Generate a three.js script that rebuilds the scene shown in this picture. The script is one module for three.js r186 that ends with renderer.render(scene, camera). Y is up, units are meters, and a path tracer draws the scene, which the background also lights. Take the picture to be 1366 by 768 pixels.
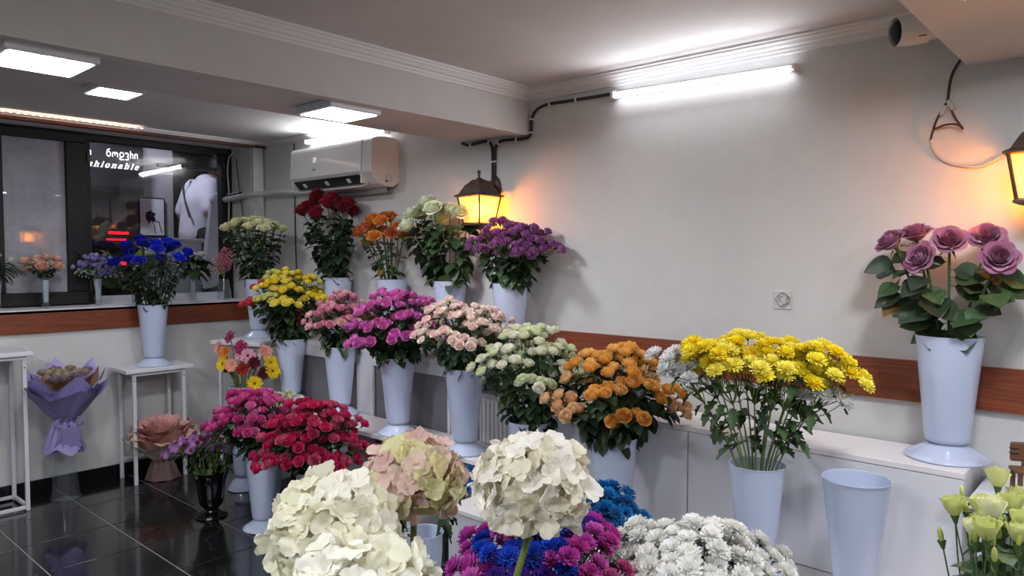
import * as THREE from 'three';
import { RectAreaLightUniformsLib } from 'three/addons/lights/RectAreaLightUniformsLib.js';
import { RoundedBoxGeometry } from 'three/addons/geometries/RoundedBoxGeometry.js';
import { mergeGeometries } from 'three/addons/utils/BufferGeometryUtils.js';
import { MarchingCubes } from 'three/addons/objects/MarchingCubes.js';

// ------------------------------------------------------------------ camera, sky, exposure
const scene = new THREE.Scene();
scene.background = new THREE.Color(0x05060a);          // night sky outside the shop window
const camera = new THREE.PerspectiveCamera(42.95, 1366 / 768, 0.05, 60);
camera.position.set(0, 1.5, 0);
camera.rotation.order = 'YXZ';
camera.rotation.set(-2.43 * Math.PI / 180, 41.9 * Math.PI / 180, 0);
const renderer = new THREE.WebGLRenderer({ antialias: true });
renderer.toneMapping = THREE.LinearToneMapping;
renderer.toneMappingExposure = 2.85;
renderer.shadowMap.enabled = true;
RectAreaLightUniformsLib.init();
const PANEL = 28, TUBE = 23, LANTERN = 0.2, STRIP = 0.5;      // lamp strengths
const COOL = 0xf3f6ff, WARM = 0xffb24c;

// ------------------------------------------------------------------ helpers
const V = (x, y, z) => new THREE.Vector3(x, y, z);
function rngOf(seed) { let a = seed >>> 0; return () => { a = (a + 0x6D2B79F5) >>> 0; let t = a; t = Math.imul(t ^ (t >>> 15), t | 1); t ^= t + Math.imul(t ^ (t >>> 7), t | 61); return ((t ^ (t >>> 14)) >>> 0) / 4294967296; }; }
const taken = {};
function numbered(name) { const n = taken[name] = (taken[name] ?? -1) + 1; return n ? `${name}_${String(n).padStart(3, '0')}` : name; }
function tag(o, label, category, group, kind) { o.userData.label = label; if (category) o.userData.category = category; if (group) o.userData.group = group; if (kind) o.userData.kind = kind; return o; }
function part(name, geo, mat, parent, pos, rot) { const m = new THREE.Mesh(geo, mat); m.name = name; if (pos) m.position.set(...pos); if (rot) m.rotation.set(...rot); parent.add(m); return m; }
function thing(name, label, category, pos = [0, 0, 0], turn = 0, group) { const o = new THREE.Group(); o.name = numbered(name); o.position.set(...pos); o.rotation.y = turn; scene.add(o); return tag(o, label, category, group); }
function single(name, geo, mat, label, category, pos, group) { const m = part(numbered(name), geo, mat, scene, pos); return tag(m, label, category, group); }
function struct(name, geo, mat, pos, label) { const m = part(name, geo, mat, scene, pos); m.userData.kind = 'structure'; if (label) m.userData.label = label; return m; }
function bx(w, h, d, x = 0, y = 0, z = 0) {            // box with uv in metres
  const g = new THREE.BoxGeometry(w, h, d), uv = g.attributes.uv, n = g.attributes.normal;
  for (let i = 0; i < uv.count; i++) { const a = Math.abs(n.getX(i)) > .5 ? d : w, b = Math.abs(n.getY(i)) > .5 ? d : h; uv.setXY(i, uv.getX(i) * a, uv.getY(i) * b); }
  return g.translate(x, y, z);
}
const span = (x0, x1, y0, y1, z0, z1) => bx(x1 - x0, y1 - y0, z1 - z0, (x0 + x1) / 2, (y0 + y1) / 2, (z0 + z1) / 2);
const rb = (w, h, d, r = .005, x = 0, y = 0, z = 0) => new RoundedBoxGeometry(w, h, d, 2, r).translate(x, y, z);
const merge = gs => mergeGeometries(gs.map(g => { const q = g.index ? g.toNonIndexed() : g; for (const k of Object.keys(q.attributes)) if (!['position', 'normal', 'uv'].includes(k)) q.deleteAttribute(k); return q; }));
function lathe(pts, seg = 28) { return new THREE.LatheGeometry(pts.map(p => new THREE.Vector2(...p)), seg); }
class G {                                               // collects grids and tubes into one geometry
  constructor() { this.p = []; this.i = []; this.c = []; }
  grid(nu, nv, fn, cf) {
    const b = this.p.length / 3;
    for (let j = 0; j <= nv; j++) for (let i = 0; i <= nu; i++) { const u = i / nu * 2 - 1, v = j / nv, q = fn(u, v); this.p.push(q[0], q[1], q[2]); const c = cf ? cf(u, v) : [1, 1, 1]; this.c.push(c[0], c[1], c[2]); }
    for (let j = 0; j < nv; j++) for (let i = 0; i < nu; i++) { const a = b + j * (nu + 1) + i, d = a + nu + 1; this.i.push(a, d, a + 1, a + 1, d, d + 1); }
    return this;
  }
  tube(pts, r0, r1 = r0, sides = 5) {                   // pts: Vector3[]
    const b = this.p.length / 3, n = pts.length, T = new THREE.Vector3(), A = new THREE.Vector3(), B = new THREE.Vector3();
    for (let j = 0; j < n; j++) {
      T.subVectors(pts[Math.min(n - 1, j + 1)], pts[Math.max(0, j - 1)]).normalize();
      A.set(Math.abs(T.y) > .9 ? 1 : 0, Math.abs(T.y) > .9 ? 0 : 1, 0).cross(T).normalize(); B.crossVectors(T, A);
      const r = r0 + (r1 - r0) * j / (n - 1);
      for (let k = 0; k < sides; k++) { const a = k / sides * Math.PI * 2; this.p.push(pts[j].x + r * (A.x * Math.cos(a) + B.x * Math.sin(a)), pts[j].y + r * (A.y * Math.cos(a) + B.y * Math.sin(a)), pts[j].z + r * (A.z * Math.cos(a) + B.z * Math.sin(a))); this.c.push(1, 1, 1); }
    }
    for (let j = 0; j < n - 1; j++) for (let k = 0; k < sides; k++) { const a = b + j * sides + k, d = b + j * sides + (k + 1) % sides; this.i.push(a, d, a + sides, d, d + sides, a + sides); }
    return this;
  }
  geo(colors) {
    const g = new THREE.BufferGeometry(); g.setAttribute('position', new THREE.Float32BufferAttribute(this.p, 3)); if (colors) g.setAttribute('color', new THREE.Float32BufferAttribute(this.c, 3));
    g.setIndex(this.i); g.computeVertexNormals(); return g;
  }
}
const curve = (pts, n = 10) => new THREE.CatmullRomCurve3(pts, false, 'centripetal').getPoints(n);
const wire = (pts, r, n = 24) => new THREE.TubeGeometry(new THREE.CatmullRomCurve3(pts.map(p => V(...p)), false, 'centripetal'), n, r, 6);
const lin = h => { const c = new THREE.Color(h); return [c.r, c.g, c.b]; };
const mix3 = (a, b, t) => a.map((x, i) => x + (b[i] - x) * t);

// ------------------------------------------------------------------ textures and materials
function noiseTex(size, f, srgb) {
  const d = new Uint8Array(size * size * 4);
  for (let j = 0; j < size; j++) for (let i = 0; i < size; i++) { const c = f(i / size, j / size); const k = (j * size + i) * 4; d[k] = c[0]; d[k + 1] = c[1]; d[k + 2] = c[2]; d[k + 3] = 255; }
  const t = new THREE.DataTexture(d, size, size); t.wrapS = t.wrapT = THREE.RepeatWrapping; t.magFilter = THREE.LinearFilter; if (srgb) t.colorSpace = THREE.SRGBColorSpace; t.needsUpdate = true; return t;
}
function valueNoise(seed, n) {                          // tiling value noise with n cells
  const r = rngOf(seed), g = Array.from({ length: n * n }, () => r()), s = t => t * t * (3 - 2 * t);
  return (x, y) => { x = (x % 1 + 1) % 1 * n; y = (y % 1 + 1) % 1 * n; const i = Math.floor(x), j = Math.floor(y), a = s(x - i), b = s(y - j), q = (p, o) => g[((o % n + n) % n) * n + (p % n + n) % n]; return (q(i, j) * (1 - a) + q(i + 1, j) * a) * (1 - b) + (q(i, j + 1) * (1 - a) + q(i + 1, j + 1) * a) * b; };
}
const n8 = valueNoise(1, 8), n32 = valueNoise(2, 32), n96 = valueNoise(3, 96), n4 = valueNoise(4, 4);
const fbm = (x, y) => .5 * n4(x, y) + .28 * n8(x, y) + .14 * n32(x, y) + .08 * n96(x, y);
const plasterTex = noiseTex(512, (x, y) => { const k = 238 + (fbm(x, y) - .5) * 26; return [k, k, k]; }, true);
const plasterBump = noiseTex(512, (x, y) => { const k = 128 + (n32(x, y) - .5) * 90 + (n96(x, y) - .5) * 110; return [k, k, k]; });
plasterTex.repeat.set(.5, .5); plasterBump.repeat.set(1.2, 1.2);
const woodTex = noiseTex(512, (x, y) => {
  const w = n8(x * .5, y) * 3 + y * 9 + n4(x, y) * 2, g = .5 + .5 * Math.sin(w * 6.283), f = n96(x * .12, y * 2);
  let k = .7 + .12 * g + .2 * (f - .5); const kn = [[.2, .35], [.68, .7]]; for (const [a, b] of kn) { const q = Math.hypot((x - a) * 3, y - b); if (q < .035) k *= .35 + q * 14; }
  return [160 * k, 78 * k, 42 * k].map(q => Math.min(255, q));
}, true);
woodTex.repeat.set(.55, 3);
const marbleTex = noiseTex(512, (x, y) => {
  const v = Math.abs(n4(x + .15 * n8(x, y), y + .2 * n8(y, x)) - .5), v2 = Math.abs(n8(x, y) - .5) + n32(x, y) * .05;
  let k = 17 + 5 * n32(x, y); if (v < .008) k += 45 * (1 - v / .008); if (v2 < .035) k += 18 * (1 - v2 / .035); return [k, k, k * 1.04];
}, true);
const frostTex = noiseTex(256, (x, y) => { const k = 172 + (n8(x, y) - .5) * 16 + (n32(x, y) - .5) * 10 + (n96(x, y) - .5) * 6; return [k * .96, k * .95, k]; }, true);
const std = (color, roughness = .7, o = {}) => new THREE.MeshStandardMaterial({ color, roughness, ...o });
const phy = (color, roughness, o = {}) => new THREE.MeshPhysicalMaterial({ color, roughness, ...o });
const DS = { side: THREE.DoubleSide };
const M = {
  wall: std(0xdfdeda, .82, { map: plasterTex, bumpMap: plasterBump, bumpScale: .0004 }),
  ceil: std(0xdcdad7, .85, { map: plasterTex }),
  beam: std(0xdad9d5, .8, { map: plasterTex, bumpMap: plasterBump, bumpScale: .0003 }),
  trim: std(0xdfdddb, .6),
  wood: std(0xffffff, .5, { map: woodTex }),
  brown: std(0x5b2f20, .6),
  tile: phy(0xffffff, .13, { map: marbleTex, clearcoat: .4, clearcoatRoughness: .05 }),
  grout: std(0x8f8d8b, .9),
  blackTile: phy(0x121214, .18),
  frame: std(0x080606, .6),
  sill: std(0xd8d8dc, .5),
  frost: phy(0xffffff, .9, { specularIntensity: 0, map: frostTex, clearcoat: 1, clearcoatRoughness: .02 }),
  glass: phy(0xffffff, .0, { transmission: 1, thickness: 0, ior: 1.6, side: THREE.DoubleSide }),
  vaseGlass: phy(0xf2f6f8, .03, { transmission: .97, thickness: 0, ior: 1.5, side: THREE.DoubleSide }),
  crystal: std(0xc8ccd2, .25),
  vase: phy(0xc2cde4, .3, { clearcoat: .6, clearcoatRoughness: .06, ...DS }),
  blackVase: phy(0x0b0b0c, .16, DS),
  white: std(0xdcdde0, .45),
  whiteMetal: std(0xd3d5d7, .4),
  cabinet: std(0xd9d9dc, .5),
  cabTop: std(0xe6e0df, .45),
  greyPanel: std(0x77767b, .6),
  radiator: std(0xd0cfd0, .4),
  ac: phy(0xe3e3e3, .22, { clearcoat: .7, clearcoatRoughness: .05 }),
  acSide: std(0xdcd8d2, .4),
  dark: std(0x0d0d0f, .5),
  black: std(0x0a0a0a, .4),
  cable: std(0x2c2624, .6),
  whiteCable: std(0xbdb9b4, .6),
  clip: std(0xe6e6e6, .5),
  bronze: std(0x4a382e, .45, { metalness: .25 }),
  amber: phy(0xffd690, .7, { transmission: .9, thickness: 0, emissive: 0xffe2a4, emissiveIntensity: .8, ...DS }),
  bulb: std(0xfff0c0, .5, { emissive: 0xffa63c, emissiveIntensity: 14 }),
  panelGlow: std(0xffffff, .5, { emissive: 0xf4f4ff, emissiveIntensity: 5 }),
  tubeGlow: std(0xffffff, .5, { emissive: 0xf2f4ff, emissiveIntensity: 3.8 }),
  led: std(0xffffff, .5, { emissive: 0xffdcc4, emissiveIntensity: 2.2 }),
  street: std(0x55555a, .85),
  stem: std(0x3f5a26, .6), stemPale: std(0x6f7f3a, .6), stemDark: std(0x243018, .6),
  leaf: [0x22381d, 0x2c4522, 0x1c2f1c, 0x35502a].map(c => std(c, .5, DS)),
  leafOld: std(0x6b5326, .6, DS),
  mumLeaf: [0x2f4a22, 0x28401f, 0x3c5629].map(c => std(c, .6, DS)),
};

// ------------------------------------------------------------------ the room (metres; camera stands at x = 0, z = 0)
const WX = -5.32, WZ = -3.0, CH = 2.39, EX = 3.0, EZ = 3.0;
struct('ceiling', span(-5.9, EX + .2, CH, CH + .2, WZ - .2, EZ + .2), M.ceil);
struct('wall_right', span(-5.9, EX + .2, -.1, CH, WZ - .2, WZ), M.wall);
struct('wall_left', merge([span(WX - .45, WX, -.1, 1.145, WZ, EZ), span(WX - .45, WX, 2.36, CH, WZ, EZ), span(WX - .45, WX, 1.145, 2.36, WZ, -2.896), span(WX - .45, WX, 1.145, 2.36, -.35, EZ)]), M.wall);
struct('wall_front', span(WX - .45, EX + .2, -.1, CH, EZ, EZ + .2), M.wall);
struct('wall_side', span(EX, EX + .2, -.1, CH, WZ, EZ), M.wall);
// floor: every tile its own mesh in recessed joints
const floor = struct('floor', span(WX - .1, EX + .1, -.12, -.003, WZ - .1, EZ + .1), M.grout);
{
  const s = .44, gap = .006, gx = -4.81, gz = -1.95, variants = [0, 1, 2, 3].map(k => { const g = rb(s - gap, .02, s - gap, .0015), p = g.attributes.position, uv = g.attributes.uv; for (let i = 0; i < uv.count; i++) uv.setXY(i, p.getX(i) * .9 + k * .27, p.getZ(i) * .9 + k * .41); return g; });
  let k = 0;
  for (let i = Math.floor((WX - gx) / s); gx + i * s < EX; i++) for (let j = Math.floor((WZ - gz) / s); gz + j * s < EZ; j++) {
    const x0 = Math.max(WX, gx + i * s), x1 = Math.min(EX, gx + (i + 1) * s), z0 = Math.max(WZ, gz + j * s), z1 = Math.min(EZ, gz + (j + 1) * s);
    if (x1 - x0 < .03 || z1 - z0 < .03) continue;
    const m = part(k ? `tile_${String(k).padStart(3, '0')}` : 'tile', variants[(i * 7 + j * 13 + 400) % 4], M.tile, floor, [(x0 + x1) / 2, -.01, (z0 + z1) / 2]); k++;
    m.scale.set((x1 - x0) / s, 1, (z1 - z0) / s);
  }
}
struct('baseboard_left', span(WX, WX + .014, 0, .085, WZ, EZ), M.blackTile);
struct('baseboard_right', span(WX + .014, -.4, 0, .085, WZ, WZ + .014), M.blackTile);
// beams across the ceiling
struct('trim_1', merge([span(-2.63, -2.565, 2.15, CH, WZ, EZ), span(-3.075, -2.63, 2.162, CH, WZ, EZ)]), M.beam, null, 'wide dropped ceiling beam carrying two glowing square panels');
struct('trim_2', span(-.545, .05, 2.168, CH, WZ, EZ), M.beam, null, 'second dropped ceiling beam above the right hand lantern');
function cornice(name, len, place) {
  const s = new THREE.Shape([[0, 0], [.055, 0], [.055, -.010], [.046, -.012], [.044, -.020], [.036, -.026], [.030, -.036], [.018, -.040], [.016, -.050], [.010, -.052], [.010, -.064], [0, -.066]].map(p => new THREE.Vector2(...p)));
  const m = struct(name, new THREE.ExtrudeGeometry(s, { depth: len, bevelEnabled: false }), M.trim); place(m); return m;
}
cornice('trim_3', EZ - WZ, m => { m.position.set(-2.565, CH, WZ); });
cornice('trim_4', 2.02, m => { m.rotation.y = -Math.PI / 2; m.position.set(-.545, CH, WZ); });
cornice('trim_5', 2.2, m => { m.rotation.y = -Math.PI / 2; m.scale.set(.45, .45, 1); m.position.set(-3.075, CH, WZ); });
// board above the window with the brown strip under it
struct('trim_6', merge([span(WX, WX + .035, 2.362, CH, WZ, EZ), span(WX + .035, WX + .05, 2.375, CH, WZ, EZ)]), M.trim);
struct('trim_7', span(WX - .01, WX + .045, 2.342, 2.362, WZ, EZ), M.brown);
// wooden rails
struct('trim_8', span(WX + .0, -.05, .967, 1.118, WZ, WZ + .022), M.wood, null, 'reddish brown wooden rail running along the lamp wall');
struct('trim_9', span(WX, WX + .022, 1.02, 1.16, WZ + .022, EZ), M.wood, null, 'reddish brown wooden rail under the window sill');
struct('trim_10', span(WX - .36, WX + .022, 1.145, 1.168, -2.896, -.35), M.sill, null, 'pale window sill');
struct('trim_11', span(WX, WX + .03, 1.168, 2.342, -2.985, -2.9), M.wall, null, 'white pilaster beside the window');

// window: dark casement with a misted pane, beside a clear fixed pane
{
  const w = new THREE.Group(); w.name = 'window_1'; scene.add(w); tag(w, 'dark framed shop window with a misted casement and a clear pane', null, null, 'structure');
  const X0 = -5.70, X1 = -5.62, bar = (n, y0, y1, z0, z1, a = X0, b = X1) => part(n, rb(b - a, y1 - y0, z1 - z0, .006, (a + b) / 2, (y0 + y1) / 2, (z0 + z1) / 2), M.frame, w);
  bar('frame_head', 2.31, 2.36, -2.896, -.35); bar('frame_sill', 1.168, 1.2, -2.896, -.35); bar('frame_jamb', 1.2, 2.31, -2.896, -2.81); bar('frame_jamb', 1.2, 2.31, -.43, -.35);
  bar('mullion', 1.2, 2.31, -1.86, -1.80); bar('mullion', 1.2, 2.31, -1.2, -1.12);
  const S0 = -5.665, S1 = -5.595;
  const sash = new THREE.Group(); sash.name = 'casement'; w.add(sash);
  const sb = (y0, y1, z0, z1) => part('sash_rail', rb(S1 - S0, y1 - y0, z1 - z0, .006, (S0 + S1) / 2, (y0 + y1) / 2, (z0 + z1) / 2), M.frame, sash);
  sb(2.285, 2.345, -1.83, -1.2); sb(1.175, 1.262, -1.83, -1.2); sb(1.262, 2.285, -1.83, -1.70); sb(1.262, 2.285, -1.335, -1.2);
  part('misted_pane', span(-5.64, -5.632, 1.25, 2.295, -1.71, -1.325), M.frost, sash);
  const h = part('handle', merge([rb(.012, .09, .03, .004, S1 + .006, 1.5, -1.765), rb(.02, .13, .018, .006, S1 + .03, 1.46, -1.765), rb(.03, .018, .018, .004, S1 + .018, 1.515, -1.765)]), M.black, sash);
  for (const y of [1.3, 2.2]) part('hinge', merge([new THREE.CylinderGeometry(.009, .009, .08, 10).translate(S1 + .004, y, -1.835)]), M.bronze, sash);
  part('clear_pane', span(-5.664, -5.656, 1.195, 2.315, -2.815, -1.855), M.glass, w);
  part('clear_pane', span(-5.664, -5.656, 1.195, 2.315, -1.125, -.425), M.glass, w);
  part('lower_channel', span(-5.612, -5.6, 1.168, 1.225, -2.8, -1.87), M.sill, w);
}

// ------------------------------------------------------------------ lamps
function rectLight(parent, w, h, at, look, power, color = COOL) { const l = new THREE.RectAreaLight(color, power, w, h); l.position.set(...at); l.name = 'lamp_light'; parent.add(l); l.lookAt(V(...look).add(parent.position)); return l; }
function panel(x, z, top, s, label, group) {
  const o = thing('ceiling_panel_light', label, 'ceiling light', [x, top, z], 0, group);
  part('housing', rb(s + .03, .036, s + .03, .006, 0, -.018, 0), M.white, o);
  part('diffuser', rb(s, .004, s, .0015, 0, -.0375, 0), M.panelGlow, o);
  rectLight(o, s, s, [0, -.042, 0], [0, -1, 0], PANEL * (s / .24) ** 0);
}
panel(-2.745, -.77, 2.162, .235, 'square white panel light on the beam above the misted casement', 'square ceiling panels');
panel(-2.745, -1.915, 2.162, .235, 'square white panel light on the beam near the air conditioner', 'square ceiling panels');
panel(-2.745, .37, 2.162, .235, 'square white panel light further along the beam', 'square ceiling panels');
panel(-4.14, -1.49, CH, .2, 'small square panel light on the ceiling behind the beam', 'square ceiling panels');
panel(-.275, -1.98, 2.168, .235, 'square white panel light on the beam above the wall lantern', 'square ceiling panels');
panel(1.35, -1.0, CH, .33, 'added square fill panel on the ceiling, out of view to the right', 'square ceiling panels');  // added fill light beyond the right edge, flattens the room lighting
panel(-1.3, .75, CH, .33, 'added square fill panel on the ceiling between the two beams, behind the view', 'square ceiling panels');  // added fill light behind the camera, brightens the front flowers
panel(-.275, .30, 2.168, .235, 'added square white panel light on the second beam, out of view', 'square ceiling panels');  // unseen extra panel, added behind the view for softer front light
function tube(x0, y0, x1, y1, label) {
  const o = thing('tube_light', label, 'tube light', [(x0 + x1) / 2, (y0 + y1) / 2, WZ], 0, 'wall tube lights'), L = Math.hypot(x1 - x0, y1 - y0);
  o.rotation.z = Math.atan2(y1 - y0, x1 - x0);
  part('batten', rb(L, .026, .022, .004, 0, .004, .012), M.white, o);
  part('tube', new THREE.CapsuleGeometry(.0135, L - .05, 6, 14).rotateZ(Math.PI / 2).translate(0, -.002, .036), M.tubeGlow, o);
  for (const s of [-1, 1]) part('end_cap', rb(.018, .034, .044, .004, s * (L / 2 - .004), 0, .026), M.white, o);
  rectLight(o, L, .03, [0, -.004, .054], [0, -.5, 1], TUBE);
  return o;
}
tube(-2.014, 2.276, -1.137, 2.257, 'long glowing tube light high on the plain wall');
tube(-4.665, 2.329, -3.746, 2.300, 'glowing tube light above the air conditioner');
{ // warm strip of small diodes on the ledge above the window
  const o = thing('diode_strip', 'warm strip of small light diodes along the ledge above the window', 'strip light', [WX + .075, 2.372, -1.4]);
  part('carrier', span(-.006, .006, -.004, 0, -.68, 1.6), M.white, o); part('clip', span(-.01, .012, -.008, .006, -.715, -.68), M.white, o);
  const gs = []; for (let z = -.66; z < 1.58; z += .04) gs.push(new THREE.BoxGeometry(.009, .006, .012).translate(0, .003, z));
  const l = part('diode', merge(gs), M.led, o); l.userData.kind = 'stuff';
  part('bracket', merge([-.6, .2, 1, 1.5].map(z => span(-.03, -.004, -.004, .0, z, z + .01))), M.white, o);
  rectLight(o, .012, 2.2, [.0, .008, .45], [0, 1, .45], STRIP * 6, 0xffd2b0);
}
function lantern(x, y, z, label) {                       // y: height of the eaves
  const o = thing('wall_lantern', label, 'wall lamp', [x, y, z], 0, 'bronze wall lanterns'), q = Math.PI / 4;
  const four = pts => new THREE.LatheGeometry(pts.map(p => new THREE.Vector2(...p)), 4, q).toNonIndexed();
  const flat = g => { g.computeVertexNormals(); return g; };
  part('roof', flat(four([[.001, .09], [.038, .088], [.05, .078], [.078, .058], [.098, .032], [.112, .012], [.137, .002], [.140, -.004], [.12, -.008], [.001, -.008]])), M.bronze, o);
  part('finial', lathe([[.001, .142], [.008, .138], [.011, .13], [.008, .122], [.005, .116], [.009, .110], [.005, .104], [.014, .096], [.02, .086]], 14), M.bronze, o);
  part('base', flat(four([[.001, -.145], [.088, -.145], [.1, -.152], [.1, -.16], [.06, -.168], [.03, -.18], [.001, -.182]])), M.bronze, o);
  for (const sx of [-1, 1]) for (const sz of [-1, 1]) { const g = new G(); g.tube([V(sx * .083, -.006, sz * .083), V(sx * .061, -.148, sz * .061)], .0065, .0065, 4); part('corner_bar', g.geo(), M.bronze, o); }
  for (let k = 0; k < 4; k++) { const g = new G(); g.grid(1, 1, (u, v) => [u * (.08 - .021 * v), -.008 - .138 * v, .081 - .021 * v]); part('pane', g.geo(), M.amber, o, [0, 0, 0], [0, k * Math.PI / 2, 0]); }
  part('arm', merge([rb(.03, .024, -z + WZ < 0 ? z - WZ : .1, .006, 0, .075, -(z - WZ) / 2), rb(.026, .05, .03, .006, 0, .072, -.01)]), M.bronze, o);
  part('wall_plate', lathe([[.001, .022], [.02, .02], [.04, .014], [.055, .004], [.055, 0], [.001, 0]], 20).rotateX(Math.PI / 2).scale(.85, 1.25, 1).translate(0, .05, WZ - z + .001), M.bronze, o);
  part('bulb', new THREE.SphereGeometry(.03, 16, 12).scale(1, 1.5, 1).translate(0, -.075, 0), M.bulb, o);
  const l = new THREE.PointLight(WARM, LANTERN, 0, 2); l.position.set(0, -.075, 0); l.shadow.radius = 1.4; o.add(l);
}
lantern(-2.815, 1.832, -2.868, 'bronze wall lantern glowing amber beside the dropped beam');
lantern(-.305, 1.832, -2.868, 'bronze wall lantern glowing amber at the end of the hanging white cable');

// cables
{
  const z = WZ + .008, o = thing('black_cable', 'black cable clipped along the wall from tube light down to lantern', 'cable', [0, 0, 0]);
  part('wire', wire([[-2.02, 2.288, z + .01], [-2.111, 2.29, z], [-2.3, 2.293, z], [-2.46, 2.292, z], [-2.52, 2.27, z], [-2.545, 2.23, z], [-2.548, 2.165, z], [-2.56, 2.142, z], [-2.6, 2.135, z], [-2.70, 2.14, z], [-2.775, 2.138, z], [-2.806, 2.115, z], [-2.812, 2.05, z], [-2.814, 1.93, z]], .008, 60), M.cable, o);
  part('wire', wire([[-3.075, 2.158, z], [-3.03, 2.143, z], [-2.95, 2.146, z], [-2.87, 2.147, z], [-2.838, 2.12, z], [-2.831, 2.05, z], [-2.829, 1.93, z]], .008, 40), M.cable, o);
  for (const [x, y, w] of [[-2.25, 2.292, 0], [-2.42, 2.292, 0], [-2.54, 2.23, 1], [-2.55, 2.16, 1], [-2.65, 2.137, 0], [-2.785, 2.134, 0], [-2.856, 2.14, 0], [-3.0, 2.144, 0], [-2.822, 2.03, 2]]) part('clip', w === 0 ? rb(.008, .024, .02, .003) : rb(w === 2 ? .044 : .024, .008, .02, .003), M.clip, o, [x, y, z + .003]);
  part('connector', merge([rb(.05, .012, .02, .004, -2.03, 2.3, z + .006)]), M.whiteCable, o);
}
single('thin_cable', wire([[-4.86, 2.34, WZ + .006], [-4.86, 1.8, WZ + .006], [-4.86, 1.0, WZ + .006], [-4.87, .93, WZ + .02], [-4.87, .3, WZ + .03]], .005, 30), M.cable, 'thin dark cable running straight down the wall left of the air conditioner', 'cable');
{
  const z = WZ + .012, o = thing('hanging_cable', 'white cable looping down the wall to the right lantern from brown connectors', 'cable');
  part('dark_lead', wire([[-.56, 2.2, z], [-.588, 2.14, z + .01], [-.6, 2.05, z + .01]], .005), M.cable, o);
  part('dark_lead', wire([[-.6, 2.05, z + .01], [-.632, 1.99, z + .01], [-.645, 1.945, z + .01], [-.65, 1.92, z + .01]], .004), M.cable, o);
  part('dark_lead', wire([[-.6, 2.05, z + .01], [-.575, 1.99, z + .01], [-.548, 1.945, z + .015], [-.56, 1.96, z + .03], [-.60, 1.967, z + .02], [-.637, 1.958, z + .01]], .004), M.brown, o);
  part('connector', rb(.016, .04, .014, .004), M.whiteCable, o, [-.588, 2.035, z + .015], [0, 0, .5]); part('connector', rb(.014, .036, .014, .004), M.whiteCable, o, [-.612, 2.02, z + .012], [0, 0, -.4]);
  part('white_lead', wire([[-.65, 1.92, z + .01], [-.64, 1.88, z], [-.61, 1.845, z], [-.56, 1.822, z], [-.5, 1.815, z], [-.45, 1.835, z], [-.40, 1.87, z], [-.34, 1.92, z], [-.31, 1.915, z + .01]], .0045, 50), M.whiteCable, o);
}
{ // surveillance camera against the second beam
  const o = thing('security_camera', 'cream surveillance camera with black lens under the ceiling cornice', 'camera', [-.675, 2.285, -2.84], 0); o.scale.setScalar(1.12);
  o.rotation.z = .12; o.rotation.y = .7;
  part('mount', lathe([[.001, .02], [.032, .02], [.036, 0], [.001, 0]], 20).rotateZ(Math.PI / 2), M.acSide, o, [.10, .01, 0]);
  part('body', lathe([[.001, .1], [.022, .098], [.034, .07], [.04, .02], [.042, -.04], [.038, -.045], [.001, -.045]], 24).rotateZ(-Math.PI / 2), M.acSide, o);
  part('lens_face', lathe([[.001, -.044], [.036, -.046], [.034, -.058], [.022, -.066], [.001, -.068]], 22).rotateZ(-Math.PI / 2), std(0x020202, .95), o);
  part('hood', lathe([[.043, -.062], [.046, -.03], [.045, .03], [.043, .03], [.041, -.062]], 22).rotateZ(-Math.PI / 2), M.acSide, o);
  part('sticker', span(-.012, .012, -.03, -.022, .034, .036), M.black, o);
}
{ // ornamental cover on the wall
  const o = thing('wall_cover', 'small square ornamental cover plate on the plain wall', 'cover plate', [-1.186, 1.322, WZ]);
  part('plate', rb(.072, .076, .006, .002, 0, 0, .003), M.wall, o);
  const g = new G(), r = rngOf(5); for (let k = 0; k < 9; k++) { const a = k * .7, q = .008 + .024 * r(); g.tube(curve([V(q * Math.cos(a), q * Math.sin(a), .007), V(q * Math.cos(a + .8) * 1.2, q * Math.sin(a + .8) * 1.2, .009), V(q * Math.cos(a + 1.7), q * Math.sin(a + 1.7), .007)], 6), .0022, .001, 4); }
  part('ornament', g.geo(), std(0x9a9692, .7), o);
}

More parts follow.
